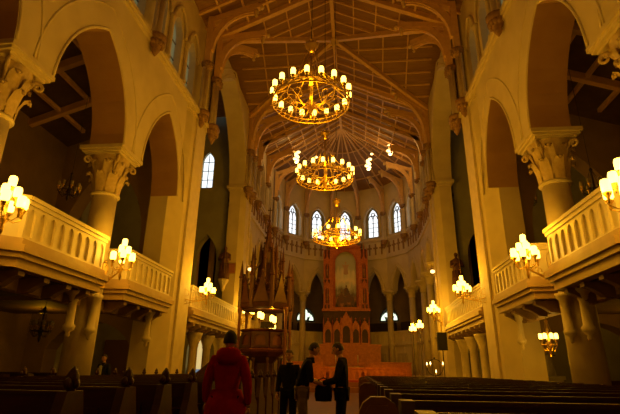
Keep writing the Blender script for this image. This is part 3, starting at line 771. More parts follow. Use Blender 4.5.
# ------------------------------------------------------------ wall bracket candelabra
def candelabrum(loc, s, yw, label, xw=6.68, n=6, lit=True, watt=BRACKET_W, grp='lit bracket lamps along the nave'):
    """centre at loc; bracket back to column at world x = s*xw, y = yw"""
    t = empty('bracket_candelabrum', label, 'wall lamp', loc, 0, grp)
    bx = s * xw - loc[0]; by = yw - loc[1]; A = Vector((bx, by, -.42)); d = Vector((bx, by, 0)); L = d.length; d.normalize()
    b = MB(); b.bar(A + Vector((0, 0, -.3)), A + Vector((0, 0, .45)), .14, .05, 0, d); b.ball(A + Vector((0, 0, .5)), .06, n=6); b.build('wall_plate', GOLD, t)
    b = MB(); P = [A * (1 - q) + Vector((0, 0, -.32)) * q + Vector((0, 0, -.1 * sin(PI * q))) for q in [i / 8 for i in range(9)]]
    b.tube(P, .02, 6)
    b.tube([A + Vector((0, 0, -.25)), A * .5 + Vector((0, 0, -.3)), Vector((0, 0, -.36))], .014, 6)
    for q in (.2, .4, .6, .8):
        c = A * q + Vector((0, 0, -.2)); b.tube([c + d * .11 * cos(e) * (1 - e * .08) + Vector((0, 0, .11 * sin(e) * (1 - e * .08))) for e in [j * .55 for j in range(13)]], .011, 5)
    c = A + Vector((0, 0, .25)) - d * .12
    b.tube([c + d * .12 * cos(e) + Vector((0, 0, .14 * sin(e))) for e in [j * .55 for j in range(12)]], .011, 5)
    b.build('scrolled_arm', GOLD, t)
    b = MB(); b.lathe([(.01, -.62), (.05, -.52), (.03, -.42), (.07, -.32), (.03, -.2), (.03, .22)], 8)
    R = .3
    for i in range(n):
        a = 2 * PI * i / n; b.tube([(0, 0, -.28), (R * .6 * cos(a), R * .6 * sin(a), -.33), (R * cos(a), R * sin(a), -.26), (R * cos(a), R * sin(a), -.16)], .012, 5)
    b.build('branching_stem', GOLD, t)
    for i in range(n): a = 2 * PI * i / n; shade(t, (R * cos(a), R * sin(a), -.08 + .05 * (i % 2)), 1.4, lit)
    for i in range(3): a = 2 * PI * i / 3 + .5; shade(t, (.13 * cos(a), .13 * sin(a), .16), 1.3, lit)
    shade(t, (0, 0, .38), 1.3, lit)
    if lit: lamp((0, 0, .8), watt * .5, .12, parent=t); lamp((-s * .42, 0, .0), watt * .5, .12, parent=t)
    return t
for s in (-1, 1):
    S = SIDE[s]
    if s < 0:
        candelabrum((-5.75, 7.8, 4.32), s, 8.3, 'lit bracket lamp cut by the left edge of the photo', 6.7)
        candelabrum((-5.75, 12.5, 4.33), s, 13.2, 'lit bracket lamp on the freestanding column on the left', 6.66)
        candelabrum((-5.6, 20.0, 4.6), s, 19.2, 'lit bracket lamp on the left transept pier', 6.38)
        candelabrum((-5.65, 28.4, 4.65), s, 29.2, 'lit bracket lamp on the left choir pier beside the pulpit', 6.3)
    else:
        candelabrum((5.8, 7.85, 4.32), s, 8.3, 'lit bracket lamp cut by the right edge of the photo', 6.7)
        candelabrum((5.7, 12.6, 4.3), s, 13.2, 'lit bracket lamp on the freestanding column on the right', 6.7)
        candelabrum((5.6, 20.0, 4.62), s, 19.2, 'lit bracket lamp on the right transept pier', 6.38)
        candelabrum((5.6, 27.8, 4.68), s, 29.2, 'lit bracket lamp on the right choir pier above the loudspeaker', 6.3)

# small hanging chandeliers in galleries and aisles
def small_chandelier(loc, ztop, lit, label, R=.36, grp=None, watt=30):
    t = empty('hanging_chandelier', label, 'chandelier', loc, 0, grp)
    M = GOLD if lit else IRON
    b = MB(); b.lathe([(.01, -.45), (.05, -.35), (.03, -.25), (.09, -.1), (.03, .05), (.03, .55), (.06, .62), (.01, .7)], 8)
    b.tube([(R * .9 * cos(2 * PI * i / 20), R * .9 * sin(2 * PI * i / 20), -.1) for i in range(20)], .014, 5, closed=True)
    b.build('stem', M, t)
    b = MB()
    for i in range(8): a = 2 * PI * i / 8; b.tube([(0, 0, -.15), (R * .6 * cos(a), R * .6 * sin(a), -.28), (R * cos(a), R * sin(a), -.12), (R * cos(a), R * sin(a), -.02)], .012, 5)
    for i in range(4): a = 2 * PI * i / 4; b.tube([(R * .9 * cos(a), R * .9 * sin(a), -.1), (.03 * cos(a), .03 * sin(a), .6)], .007, 4)
    b.build('arms', M, t)
    b = MB(); b.tube([(0, 0, .65), (0, 0, ztop - loc[2])], .009, 5); b.build('hanging_chain', IRON, t)
    for i in range(8): a = 2 * PI * i / 8; shade(t, (R * cos(a), R * sin(a), .07), .95, lit)
    if lit: lamp((0, 0, -.75), watt, .1, parent=t)
GC = lambda x: 12.88 - (x - 7.6) * .34
small_chandelier((-9.4, 14.6, 7.5), GC(9.4), False, 'unlit hanging chandelier over the left gallery, left of the column')
small_chandelier((-10.73, 23, 10.2), 20.6, False, 'unlit hanging chandelier in the left transept, right of the column')
small_chandelier((-9.15, 14.3, 2.5), 3.3, False, 'unlit hanging chandelier under the left gallery', .3)
small_chandelier((9.3, 21.0, 9.0), 19.4, False, 'unlit hanging chandelier in the right transept, left of the column')
small_chandelier((8.6, 14.0, 6.8), GC(8.6), False, 'unlit hanging chandelier over the right gallery, right of the column')
small_chandelier((7.08, 15.5, 2.25), 3.02, True, 'small lit chandelier hanging under the right gallery in front of the pier', .24)

# ------------------------------------------------------------ pulpit
PULW = mat('brown pulpit wood', (.12, .035, .011), .45, c2=(.17, .05, .016), scale=5, bump=.1)
def pulpit(x, y):
    t = empty('pulpit', 'tall carved dark wooden pulpit with spired canopy left of the altar', 'pulpit', (x, y, 0))
    W = 1.25
    b = MB(); b.lathe([(1.0, 0), (1.0, .25), (.8, .35), (.7, .5)], 8, sm=False, rot=PI / 8)
    b.lathe([(.62, .5), (.5, .8), (.5, 1.6), (.8, 1.95)], 8, sm=False, rot=PI / 8)
    for i in range(8):
        a = 2 * PI * i / 8 + PI / 8; b.lathe([(.1, 0), (.1, .1), (.06, .15), (.06, 1.35), (.1, 1.5)], 6, (.85 * cos(a), .85 * sin(a), .35))
    b.build('pedestal', DKREDW, t)
    b = MB(); b.lathe([(.8, 1.9), (1.15, 2.1), (1.2, 2.2), (1.12, 2.24), (1.1, 2.28), (1.1, 3.0), (1.2, 3.05), (1.24, 3.12), (1.0, 3.12)], 8, sm=False, rot=PI / 8)
    b.build('rostrum', PULW, t)
    R8 = 1.1 * cos(PI / 8)
    for i in range(8):
        a = 2 * PI * i / 8; n = Vector((cos(a), sin(a), 0)); tt = Vector((-sin(a), cos(a), 0))
        f = lambda u, w, d: tuple(n * (R8 - d + .06) + tt * u + Vector((0, 0, w)))
        b = MB(); b.archwall(f, -.4, .4, 2.3, 2.98, -.26, .26, 2.4, 2.62, .26, 0, .06, 8, back=False); b.build('panel', DKREDW, t)
    # stair
    b = MB()
    for i in range(9): b.box(-1.1 - .26 * (i + 1), -1.1 - .26 * i, .3, 1.1, 2.05 - .23 * (i + 1), 2.05 - .23 * i)
    b.prism([(-1.05, 2.2), (-3.4, .2), (-3.4, 1.1), (-1.05, 3.05)], lambda u, w, d: (u, d, w), .24, .3)
    b.build('stair', DKREDW, t)
    # posts
    for px, py in ((-.95, .75), (.95, .75), (-.95, -.72), (.95, -.72)):
        b = MB(); b.lathe([(.1, 0), (.1, .3), (.07, .4), (.07, 3.7), (.12, 3.9), (.12, 4.05)], 8, (px * 1.18, py, .1)); b.build('post', PULW, t)
    # canopy
    b = MB(); b.lathe([(1.05, 4.1), (1.28, 4.12), (1.34, 4.3), (1.26, 4.4), (1.2, 4.75), (.8, 4.95), (.5, 5.7), (.42, 6.4)], 8, sm=False, rot=PI / 8)
    b.lathe([(1.2, 4.06), (1.2, 4.12)], 8, sm=False, rot=PI / 8)
    can = b.build('canopy', DKREDW, t)
    for i in range(8):
        a = 2 * PI * i / 8; n = Vector((cos(a), sin(a), 0)); tt = Vector((-sin(a), cos(a), 0)); R_ = 1.3 * cos(PI / 8)
        f = lambda u, w, d: tuple(n * (R_ + d) + tt * u + Vector((0, 0, w)))
        b = MB(); b.prism([(-.4, 4.35), (.4, 4.35), (.2, 4.9), (0, 5.75), (-.2, 4.9)], f, -.05, .05); b.ball(f(0, 5.85, 0), .08, n=6)
        for q in (-1, 1):
            for k in range(3): b.ball(f(q * (.38 - .11 * k), 4.95 + .26 * k, 0), .055, n=6)
        b.build('gablet', DKREDW, can)
        a = a + PI / 8; b = MB(); b.lathe([(.09, 4.1), (.11, 4.2), (.1, 5.6), (.15, 5.65), (.1, 5.75), (.01, 6.5)], 6, (1.3 * cos(a), 1.3 * sin(a), 0), sm=False)
        for k in range(3): b.ball((1.3 * cos(a), 1.3 * sin(a), 5.85 + .2 * k), .07 - .015 * k, n=6)
        b.build('pinnacle', DKREDW, can)
        a2 = a - PI / 8; b = MB(); b.lathe([(.07, 4.9), (.08, 5.0), (.07, 6.5), (.11, 6.55), (.07, 6.62), (.01, 7.3)], 6, (.8 * cos(a2), .8 * sin(a2), 0), sm=False)
        b.bar((.8 * cos(a2), .8 * sin(a2), 5.9), (.4 * cos(a2), .4 * sin(a2), 6.6), .05, .08)
        b.build('pinnacle', DKREDW, can)
    b = MB(); b.lathe([(.44, 6.3), (.36, 6.4), (.34, 7.0), (.4, 7.05), (.26, 7.2), (.16, 7.7), (.1, 8.2), (.01, 9.2)], 8, sm=False)
    for i in range(8):
        a = 2 * PI * i / 8; b.lathe([(.05, 6.3), (.05, 7.1), (.01, 7.6)], 5, (.42 * cos(a), .42 * sin(a), 0), sm=False)
        for k in range(5): r = .28 - .045 * k; b.ball((r * cos(a), r * sin(a), 7.25 + .28 * k), .045, n=5)
    b.ball((0, 0, 8.75), .09, n=6); b.bar((0, 0, 9.1), (0, 0, 9.5), .04, .04, 0, (0, 1, 0)); b.bar((-.12, 0, 9.35), (.12, 0, 9.35), .04, .04)
    b.build('spire', DKREDW, can)
    b = MB(); b.box(-.35, .35, -.03, .03, 0, .04); b.prism([(-.3, 0), (.3, 0), (.3, .05), (-.3, .25)], lambda u, w, d: (d, u, w), -.28, .28)
    b.build('book_rest', IRON, t, (.25, -.6, 3.2))
    return t
PX, PY = -3.4, 22.6
pulpit(PX, PY)
for q, (dx, z) in enumerate(((-.12, 3.62), (.48, 3.45))):
    t = empty('pulpit_lamp', 'small lit lamp on the pulpit, %s of the book rest' % ('left' if q == 0 else 'right'), 'lamp', (PX + dx, PY - .85, 0), 0, 'pulpit lamps')
    b = MB(); b.lathe([(.06, 3.12), (.02, 3.15), (.015, z - .1)], 8); b.build('lamp_stem', GOLD, t)
    shade(t, (0, 0, z), 1.7); shade(t, (.12, 0, z - .06), 1.7); lamp((0, .1, z + .5), 22, .06, parent=t)

# ------------------------------------------------------------ altar with painted retable
t = empty('altarpiece', 'tall carved reddish wooden altarpiece holding an arched painting', 'altarpiece', (.05, 46.0, .6))
Zb = .6
def F(u, w, d): return (u, d, w - Zb)
FB = lambda x, y, z: (x, y, z - Zb)
b = MB(); b.box(-3.2, 3.2, -.9, .6, 1.6, 3.5, f=FB); b.box(-3.3, 3.3, -1.0, .6, 3.5, 3.7, f=FB); b.box(-3.4, 3.4, -1.0, .7, .6, 1.6, f=FB)
for i in range(7): b.archwall(lambda u, w, d: F(u, w, d - .98), -3.2 + i * 6.4 / 7, -3.2 + (i + 1) * 6.4 / 7, 1.8, 3.4, -3.2 + (i + .18) * 6.4 / 7, -3.2 + (i + .82) * 6.4 / 7, 1.95, 2.7, .4, 0, .08, 8, back=False)
pl_ = b.build('plinth', REDW, t); pl_.scale = (1.15, 1, 1)
t.scale = (.87, 1, 1)
b = MB(); b.box(-2.65, 2.65, -.3, .5, 3.7, 7.0, f=FB)
b.build('predella_body', DKREDW, t)
for i, (c, hw_, zt) in enumerate(((-2.05, .5, 5.9), (-1.05, .5, 5.9), (0, .62, 6.7), (1.05, .5, 5.9), (2.05, .5, 5.9))):
    b = MB(); f = lambda u, w, d: F(c + u, w, d - .5)
    b.archwall(f, -hw_, hw_, 3.7, 5.35 if i != 2 else 5.9, -hw_ * .65, hw_ * .65, 3.85, 4.7 if i != 2 else 5.0, .45, 0, .2, 10, back=False)
    zz = 5.3 if i != 2 else 5.85
    b.prism([(-hw_, zz), (hw_, zz), (0, zt + .1)], f, -.02, .15)
    b.ball(f(0, zt + .2, .05), .1, n=6)
    for q in (-1, 1):
        b.lathe([(.06, 3.7), (.06, 5.6), (.09, 5.65), (.01, 6.3)], 6, (c + q * hw_, -.5, -Zb), sm=False)
        for k in range(4): b.ball(f(q * hw_ * (1 - k / 4), zz + (zt - zz) * k / 4 + .05, 0), .06, n=6)
    b.build('gabled_niche', REDW, t)
b = MB()
b.archwall(lambda u, w, d: F(u, w, d - .35), -1.75, 1.75, 7.0, 13.3, -1.25, 1.25, 7.25, 11.7, 1.2, 0, .4, 20, back=False)
b.box(-2.75, 2.75, -.5, .5, 6.85, 7.1, f=FB)
for o_ in (.0, .14): b.tube([F(u, w, -.4) for u, w in [(-1.25 - o_, 7.3)] + arc(-1.25 - o_, 1.25 + o_, 11.7, 1.2 + o_, 20) + [(1.25 + o_, 7.3)]], .05, 6)
b.box(-1.8, 1.8, -.5, .4, 13.25, 13.45, f=FB); b.prism([(-1.7, 13.4), (1.7, 13.4), (0, 14.3)], lambda u, w, d: F(u, w, d), -.4, .2)
b.build('picture_surround', REDW, t)
for q in (-1, 1):
    b = MB(); cx = q * 2.15
    b.box(cx - .42, cx + .42, -.25, .4, 7.05, 13.1, 1, f=FB)
    for k in (-1, 0, 1):
        b.lathe([(.09, 7.1), (.09, 7.4), (.06, 7.5), (.06, 9.6), (.1, 9.7), (.06, 9.85), (.06, 12.3), (.1, 12.5), (.01, 13.9 if k == 0 else 13.4)], 6, (cx + k * .38, -.33, -Zb), sm=False)
    for z in (7.5, 10.0):
        b.archwall(lambda u, w, d: F(cx + u, w, d - .38), -.36, .36, z, z + 2.1, -.2, .2, z + .1, z + 1.35, .35, 0, .12, 8, back=False)
        b.prism([(-.32, z + 1.9), (.32, z + 1.9), (0, z + 2.5)], lambda u, w, d: F(cx + u, w, d - .42), 0, .1)
    tw = b.build('side_tower', [REDW, PULW], t)
    for z in (7.7, 10.2):
        b = MB(); b.lathe([(.13, 0), (.1, .5), (.12, .8), (.05, .95), (.01, .96)], 8, (cx, -.28, z - Zb)); b.ball((cx, -.28, z + 1.03 - Zb), .075, n=8)
        b.build('niche_figure', GOLD, tw)
# painting: pale sky with a glowing centre over a dark crowd
PM = bpy.data.materials.new('oil painting'); PM.use_nodes = True; nt = PM.node_tree; bs = nt.nodes['Principled BSDF']; bs.inputs['Roughness'].default_value = .5
tc = nt.nodes.new('ShaderNodeTexCoord'); sx = nt.nodes.new('ShaderNodeSeparateXYZ'); nt.links.new(tc.outputs['Generated'], sx.inputs[0])
nz = nt.nodes.new('ShaderNodeTexNoise'); nz.inputs['Scale'].default_value = 5; nz.inputs['Detail'].default_value = 5; nt.links.new(tc.outputs['Generated'], nz.inputs['Vector'])
ma = nt.nodes.new('ShaderNodeMath'); ma.operation = 'MULTIPLY_ADD'; ma.inputs[1].default_value = .55; nt.links.new(nz.outputs[0], ma.inputs[0]); nt.links.new(sx.outputs[2], ma.inputs[2])
ra = nt.nodes.new('ShaderNodeValToRGB'); el = ra.color_ramp.elements
el[0].position = .3; el[0].color = (.05, .03, .02, 1); el[1].position = 1.0; el[1].color = (.50, .52, .44, 1)
for p, c in ((.42, (.50, .22, .10)), (.52, (.20, .17, .13)), (.64, (.60, .62, .56)), (.76, (.95, .84, .62)), (.88, (.80, .76, .60))):
    e = el.new(min(p, .99)); e.color = (*c, 1)
nt.links.new(ma.outputs[0], ra.inputs[0]); nt.links.new(ra.outputs[0], bs.inputs['Base Color'])
b = MB(); b.prism([(-1.28, 7.2)] + arc(-1.28, 1.28, 11.7, 1.2, 20) + [(1.28, 7.2)], F, -.1, -.05); b.build('painting', PM, t)
b = MB()
for (u, w, r, h) in ((-.5, 8.1, .28, .5), (-.1, 7.9, .25, .42), (.3, 8.2, .3, .5), (.7, 7.9, .24, .45), (-.85, 7.8, .2, .4), (.05, 8.8, .26, .45)):
    b.prism([(u + r * cos(a) , w + h * sin(a)) for a in [j * PI / 5 for j in range(10)]], F, -.13 - abs(u) * .01, -.1)
    b.prism([(u + .1 * cos(a), w + h + .1 + .1 * sin(a)) for a in [j * PI / 4 for j in range(8)]], F, -.13, -.1)
b.build('painted_crowd', mat('painted robes', (.22, .10, .06), .6, c2=(.12, .10, .10), scale=3), t)
b = MB(); b.prism([(.0, 10.5), (.3, 10.6), (.22, 11.2), (.45, 11.6), (.12, 11.5), (0, 11.62), (-.12, 11.5), (-.45, 11.6), (-.22, 11.2), (-.25, 10.6)], F, -.13, -.1)
b.prism([(.11 * cos(a), 11.75 + .13 * sin(a)) for a in [j * PI / 4 for j in range(8)]], F, -.13, -.1)
b.build('painted_figure', mat('painted pale robe', (.55, .36, .26), .6), t)
# altar table, candles, choir panels, altar rail
t = empty('altar_table', 'low wooden altar table in front of the altarpiece', 'altar', (.1, 43.4, .6))
b = MB(); b.box(-1.5, 1.5, -.5, .5, .95, 1.05); b.box(-1.35, 1.35, -.4, .4, 0, .95); b.build('table', REDW, t)
b = MB(); b.box(-1.52, 1.52, -.52, .52, 1.052, 1.07); b.box(-1.52, 1.52, -.53, -.515, .9, 1.07); b.build('altar_cloth', mat('altar linen', (.45, .42, .34), .8), t)
for i, x in enumerate((-1.0, 1.0)):
    t = empty('altar_candle', 'tall white candle on the %s of the altar table' % SIDE[-1 if i == 0 else 1], 'candle', (x + .1, 43.3, 1.67), 0, 'altar candles')
    b = MB(); b.lathe([(.1, 0), (.03, .06), (.02, .3), (.06, .35)], 8); b.build('candlestick', GOLD, t)
    b = MB(); b.lathe([(.03, .35), (.03, 1.0)], 8); b.build('wax_candle', WAX, t)
for s in (-1, 1):
    b = MB(); x0, x1 = (1.9, 5.6)
    b.box(*sorted((s * x0, s * x1)), 41.4, 41.55, .6, 1.95); b.box(*sorted((s * (x0 - .05), s * (x1 + .05))), 41.33, 41.6, 1.95, 2.05)
    for i in range(5):
        c = x0 + .37 + i * .74; b.box(*sorted((s * (c - .28), s * (c + .28))), 41.34, 41.41, .8, 1.8)
    tag(b.build('choir_stall_front', REDW), 'reddish panelled choir stall front %s of the altar' % SIDE[s], 'choir stall')
t = empty('altar_rail', 'long low red wooden altar rail with small arches', 'rail', (0, 33.2, .6))
b = MB(); b.box(-4.4, 4.4, -.1, .1, .85, .95); b.box(-4.4, 4.4, -.06, .06, .08, .16); b.build('handrail', REDW, t)
b = MB(); f = lambda u, w, d: (u, d - .03, w)
for i in range(22): b.archwall(f, -4.4 + i * .4, -4.0 + i * .4, .16, .86, -4.4 + i * .4 + .07, -4.0 + i * .4 - .07, .16, .5, .22, 0, .06, 6)
b.build('arcaded_balusters', REDW, t)
b = MB(); b.box(-4.6, 4.6, -.7, .0, 0, .13); b.build('kneeling_step', mat('red kneeling cushion', (.35, .04, .03), .8), t)
# hoop of votive candles and the loudspeaker, right of the choir
t = empty('votive_candle_stand', 'iron hoop stand with four small lit candles at the right of the crossing', 'candle stand', (4.62, 22.6, 0))
b = MB(); b.lathe([(.25, 0), (.22, .05), (.03, .1), (.025, 1.2)], 10); b.tube([(.36 * cos(a), 0, 1.5 + .36 * sin(a)) for a in [2 * PI * i / 24 for i in range(24)]], .018, 6, closed=True)
b.ball((0, 0, 1.9), .05, n=6); b.build('hoop_stand', IRON, t)
for px, pz in ((-.36, 1.5), (-.2, 1.52), (.36, 1.52), (.03, 1.17)):
    b = MB(); b.lathe([(.03, 0), (.03, .1)], 8, (px, -.03, pz)); c = b.build('small_candle', WAX, t)
    b = MB(); b.lathe([(.004, .1), (.028, .14), (.02, .18), (.003, .25)], 6, (px, -.03, pz)); b.build('flame', FLAME, c)
lamp((0, -.3, 1.75), 3, .05, parent=t)
t = empty('loudspeaker', 'black column loudspeaker fixed to the right choir pier', 'loudspeaker', (5.8, 27.0, 2.45))
b = MB(); b.box(-.26, .26, -.14, .14, 0, .95); b.build('cabinet', mat('black plastic', (.015, .013, .012), .5), t)
b = MB(); b.box(-.22, .22, -.165, -.14, .05, .9); b.build('grille', mat('speaker grille', (.03, .028, .026), .8), t)
b = MB(); b.tube([(0, .14, .5), (.3, .9, .5), (.5, 1.5, .5)], .03, 6); b.tube([(0, 0, -2.45), (0, 0, 0)], .025, 6); b.build('stand', IRON, t)
# two globe lamps on a post right of the altar
for i, (x, y, z, l) in enumerate(((4.77, 31.6, 3.85, 'left lit cluster of a pair of lamps on posts right of the altar'), (5.16, 31.0, 4.0, 'right lit cluster of a pair of lamps on posts right of the altar'), (-4.8, 32.3, 4.0, 'added fill lamp on a post left of the altar, behind the pulpit'))):  # post lamp behind the pulpit is added to brighten the altar
    t = empty('standing_lamp', l, 'lamp', (x, y, 0), 0, 'post lamps near the altar')
    zb = t.location.z; b = MB(); b.lathe([(.22, 0), (.2, .06), (.05, .12), (.025, .4), (.02, z - zb - .1)], 10); b.build('lamp_post', IRON, t)
    for k in range(4): a = PI / 2 * k; shade(t, (.14 * cos(a), .14 * sin(a), z - zb), 1.6)
    shade(t, (0, 0, z - zb + .2), 1.6); lamp((0, -.3, z - zb + .6), 210, .1, parent=t)
# gilt apse roof carvings, their floodlighting put in as emission, plus small spotlights
for i, (x, y, z, l, w) in enumerate(((-4.25, 38.6, 20.4, 'gilt carved cluster, floodlighting put in as glow, high on the left of the apse roof', 100), (4.5, 38.6, 20.9, 'gilt carved cluster, floodlighting put in as glow, high on the right of the apse roof', 100),
        (2.5, 39.6, 19.9, 'gilt carved cluster, floodlighting put in as glow, on an apse rib right of the middle chandelier', 80), (-2.5, 39.8, 20.9, 'small bright spotlight in the apse roof behind the middle chandelier', 12), (2.85, 39.6, 20.95, 'single round spotlight in the apse roof above its gilded cluster', 10),
        (-6.05, 29.95, 7.8, 'small spotlight over the shadowed statue on the left', 5), (6.1, 30.2, 7.6, 'small spotlight over carved leaves on the right choir pier', 5))):
    t = empty('roof_spotlight', l, 'spotlight', (x, y, z))
    b = MB(); n = 7 if i < 3 else 1
    for k in range(n): b.ball((.16 * sin(k * 2.4) * (n > 1), -.1, (k - n / 2) * .17), .19 if n > 1 else .15, (1.1 - .3 * (k % 2), .6, .8), 7)
    b.build('lamp_glass', mat('emissive gilt and bulbs', (1, .8, .4), .4, emit=(1, .66, .24), es=3.5), t)
    top = 1.2 if z > 15 else .3
    b = MB(); b.tube([(0, 0, 0), (0, .05, top)], .03, 6); b.lathe([(.1, -.1), (.16, .05), (.05, .2)], 8, (0, .08, 0)); b.build('bracket', GOLD, t)
    lamp((0, -.25, -.75), w, .15, parent=t, col=(1, .55, .12))

# exit signs, frame, doors in the aisles
EX = mat('green exit light', (.2, .8, .2), .5, emit=(.5, 1, .25), es=2.2)
for s in (-1, 1):
    t = empty('exit_light', 'tiny green exit light in the %s aisle' % SIDE[s], 'exit light', (-9.67 if s < 0 else 8.9, 18.14, 3.26 if s < 0 else 3.2))
    b = MB(); b.box(-.06, .06, -.02, .02, -.05, .05); b.build('lit_panel', EX, t)
    b = MB(); b.box(-.09, .09, -.01, .06, -.08, .08); b.build('housing', IRON, t)
t = empty('framed_picture', 'small framed picture on the left aisle wall', 'picture', (-OX + .04, 12.6, 2.0))
b = MB(); b.box(0, .05, -.3, .3, -.38, .38); b.build('frame', REDW, t); b = MB(); b.box(.05, .06, -.24, .24, -.32, .32); b.build('picture_field', mat('faded print', (.35, .25, .15), .6), t)
for n_, s in ((4, -1), (5, 1)):
    b = MB(); b.box(*sorted((s * 13.3, s * 15.0)), 28.85, 28.98, 0, 3.0)
    o = b.build('door_%d' % n_, mat('brown aisle door', (.16, .08, .03), .55)); struct(o, 'dark wooden door in the far wall of the %s transept' % SIDE[s], 'door')
    b = MB(); b.ball((s * 13.5, 28.8, 1.1), .05, n=6); b.build('door_handle', GOLD, o)
# lit alcoves under the transept gallery
for s in (-1, 1):
    b = MB(); b.box(*sorted((s * 8.35, s * 9.55)), 29.3, 29.36, 1.3, 3.15)
    o = b.build('window_%d' % (70 + s), mat('lit frosted panel', (.8, .7, .45), .5, emit=(.9, .7, .28), es=.75)); struct(o, 'pale lit window behind the %s transept gallery columns' % SIDE[s], 'window')
    lamp((s * 9.0, 25.5, 3.0), 55, .2, name='aisle_light'); lamp((s * 10.2, 15.7, 3.0), 22, .2, name='aisle_light'); lamp((s * 10.2, 10.2, 2.9), 9, .2, name='aisle_light')
# aisle lanterns that carry those lights
for s in (-1, 1):
    for y, x, z, w in ((25.5, 9.0, 3.12, 'under the %s transept gallery'), (15.7, 10.2, 3.12, 'under the second %s gallery'), (10.2, 10.2, 3.05, 'under the nearest %s gallery')):
        t = empty('ceiling_lantern', 'small ceiling lantern ' + w % SIDE[s], 'lantern', (s * x, y, z))
        b = MB(); b.lathe([(.12, 0), (.14, .04), (.14, .1), (.05, .16)], 10); b.build('fitting', IRON, t)
b = MB(); 
t = empty('white_statue', 'small white statue on a white pedestal under the right gallery', 'statue', (9.9, 23.2, 0))
b.box(-.4, .4, -.3, .3, 0, 1.05); b.box(-.48, .48, -.38, .38, 1.05, 1.2); b.build('pedestal', mat('white marble', (.8, .78, .68), .4), t)
b = MB(); b.lathe([(.24, 1.2), (.2, 1.6), (.17, 2.0), (.2, 2.3), (.15, 2.45), (.05, 2.5), (.05, 2.56)], 12, sy=.8); b.ball((0, 0, 2.66), .11, (.9, .9, 1.15), 10)
for q in (-1, 1): b.tube([(q * .18, 0, 2.38), (q * .22, -.1, 2.1), (q * .04, -.2, 2.2)], .05, 6)
b.build('figure', mat('white marble', (.8, .78, .68), .4), t)

# ------------------------------------------------------------ pews
def pew_proto(L, poppy, label):
    """local: aisle end at x=0, runs to +x; the sitter faces +y; backrest at y=0"""
    t = empty('pew', label, 'pew')
    b = MB(); b.prism([(-.02, .12), (.02, .12), (-.03, 1.1), (-.06, 1.1)], lambda u, w, d: (d, u, w), .05, L - .05)
    b.box(.05, L - .05, -.075, -.03, 1.09, 1.12)
    for k in range(int(L / .9)): b.box(.25 + k * .9, .85 + k * .9, -.075, -.03, .35, .92)
    b.build('backrest', PEW, t)
    b = MB(); b.box(.05, L - .05, .0, .45, .42, .47); b.box(.05, L - .05, .38, .42, .1, .42); b.build('seat', PEW, t)
    b = MB(); b.box(.1, L - .1, -.2, -.06, .76, .79); b.build('book_ledge', PEW, t)
    b = MB(); b.box(.1, L - .1, -.42, -.22, .14, .2); b.build('kneeler', PEW, t)
    for q, x in enumerate((0, L)):
        b = MB(); poly = [(-.28, 0), (.48, 0), (.48, .55), (.38, .66), (.3, .68), (.18, .8), (.12, 1.0), (.08, 1.12), (-.14, 1.12), (-.2, .9), (-.3, .7)]
        b.prism(poly, lambda u, w, d: (x + d, u, w), -.045, .045); e = b.build('pew_end', PEW, t)
        if poppy:
            b = MB(); b.lathe([(.045, 1.1), (.03, 1.15), (.05, 1.19), (.052, 1.24), (.03, 1.28), (.01, 1.31)], 8, (x, -.03, 0))
            for a in (-1, 1): b.ball((x, -.03 + a * .06, 1.18), .038, (.8, 1, 1.2), 7); b.ball((x + a * .04, -.03, 1.17), .03, (1, 1, 1.2), 7)
            b.build('poppyhead', PEW, e)
    return t
def row_name(i): return ORD[i] if i < len(ORD) else 'last'
pl = pew_proto(4.7, True, ''); plain = pew_proto(4.45, False, '')
NL, NR = 17, 20
for i in range(NL):
    o = pl if i == 0 else copy_tree(pl)
    relabel(o, 'dark wooden pew left of the centre aisle, %s row from the camera' % row_name(i), (-1.25, 2.86 + .964 * i, 0), None, 'pews left of the centre aisle'); o.scale = (-1, 1, 1)
POSTM = mat('worn brown end post', (.20, .075, .025), .5, c2=(.14, .05, .018), scale=6)
for i in range(NR):
    o = plain if i == 0 else copy_tree(plain)
    relabel(o, 'dark wooden pew right of the centre aisle, %s row from the camera' % row_name(i), (1.42, 2.45 + .964 * i, 0), None, 'pews right of the centre aisle')
    if i in (1, 5, 9, 13):
        b = MB()
        f = lambda u, w, d: (u, d, w)
        b.prism([(-.13, 0), (.13, 0), (.13, 1.05), (.105, 1.1), (.05, 1.14), (-.05, 1.14), (-.105, 1.1), (-.13, 1.05)], f, -.13, .0)
        b.prism([(-.1, .1), (.1, .1), (.1, 1.03), (.06, 1.09), (-.06, 1.09), (-.1, 1.03)], f, -.145, -.13)
        e = b.build('end_post', POSTM, o, (-.19, 0, 0)); e['label'] = 'thick brown end post with a clipped top'
sp_ = pew_proto(3.8, False, '')
for s in (-1, 1):
    for i in range(8):
        o = sp_ if (s < 0 and i == 0) else copy_tree(sp_)
        relabel(o, 'dark side pew under the %s gallery, %s row counted from the transept' % (SIDE[s], ORD[7 - i]), (s * 8.3, 9.2 + .964 * i, 0), None, 'side pews under the galleries'); o.scale = (s, 1, 1)

# ------------------------------------------------------------ people
def skin_into(mb, V, E, R, mi=0, sub=2):
    me = bpy.data.meshes.new('tmp_skin'); me.from_pydata([tuple(v) for v in V], E, []); ob = bpy.data.objects.new('tmp_skin', me); COL.objects.link(ob)
    md = ob.modifiers.new('s', 'SKIN'); md.use_smooth_shade = True
    if not me.skin_vertices: me.skin_vertices  # created with the modifier
    for i, r in enumerate(R):
        sv = me.skin_vertices[0].data[i]; sv.radius = r if isinstance(r, tuple) else (r, r); sv.use_root = (i == 0)
    if sub: m2 = ob.modifiers.new('u', 'SUBSURF'); m2.levels = sub; m2.render_levels = sub
    dg = bpy.context.evaluated_depsgraph_get(); ev = ob.evaluated_get(dg); m_ = ev.to_mesh()
    mb.add([v.co[:] for v in m_.vertices], [tuple(p.vertices) for p in m_.polygons], mi, True)
    ev.to_mesh_clear(); bpy.data.objects.remove(ob); bpy.data.meshes.remove(me)
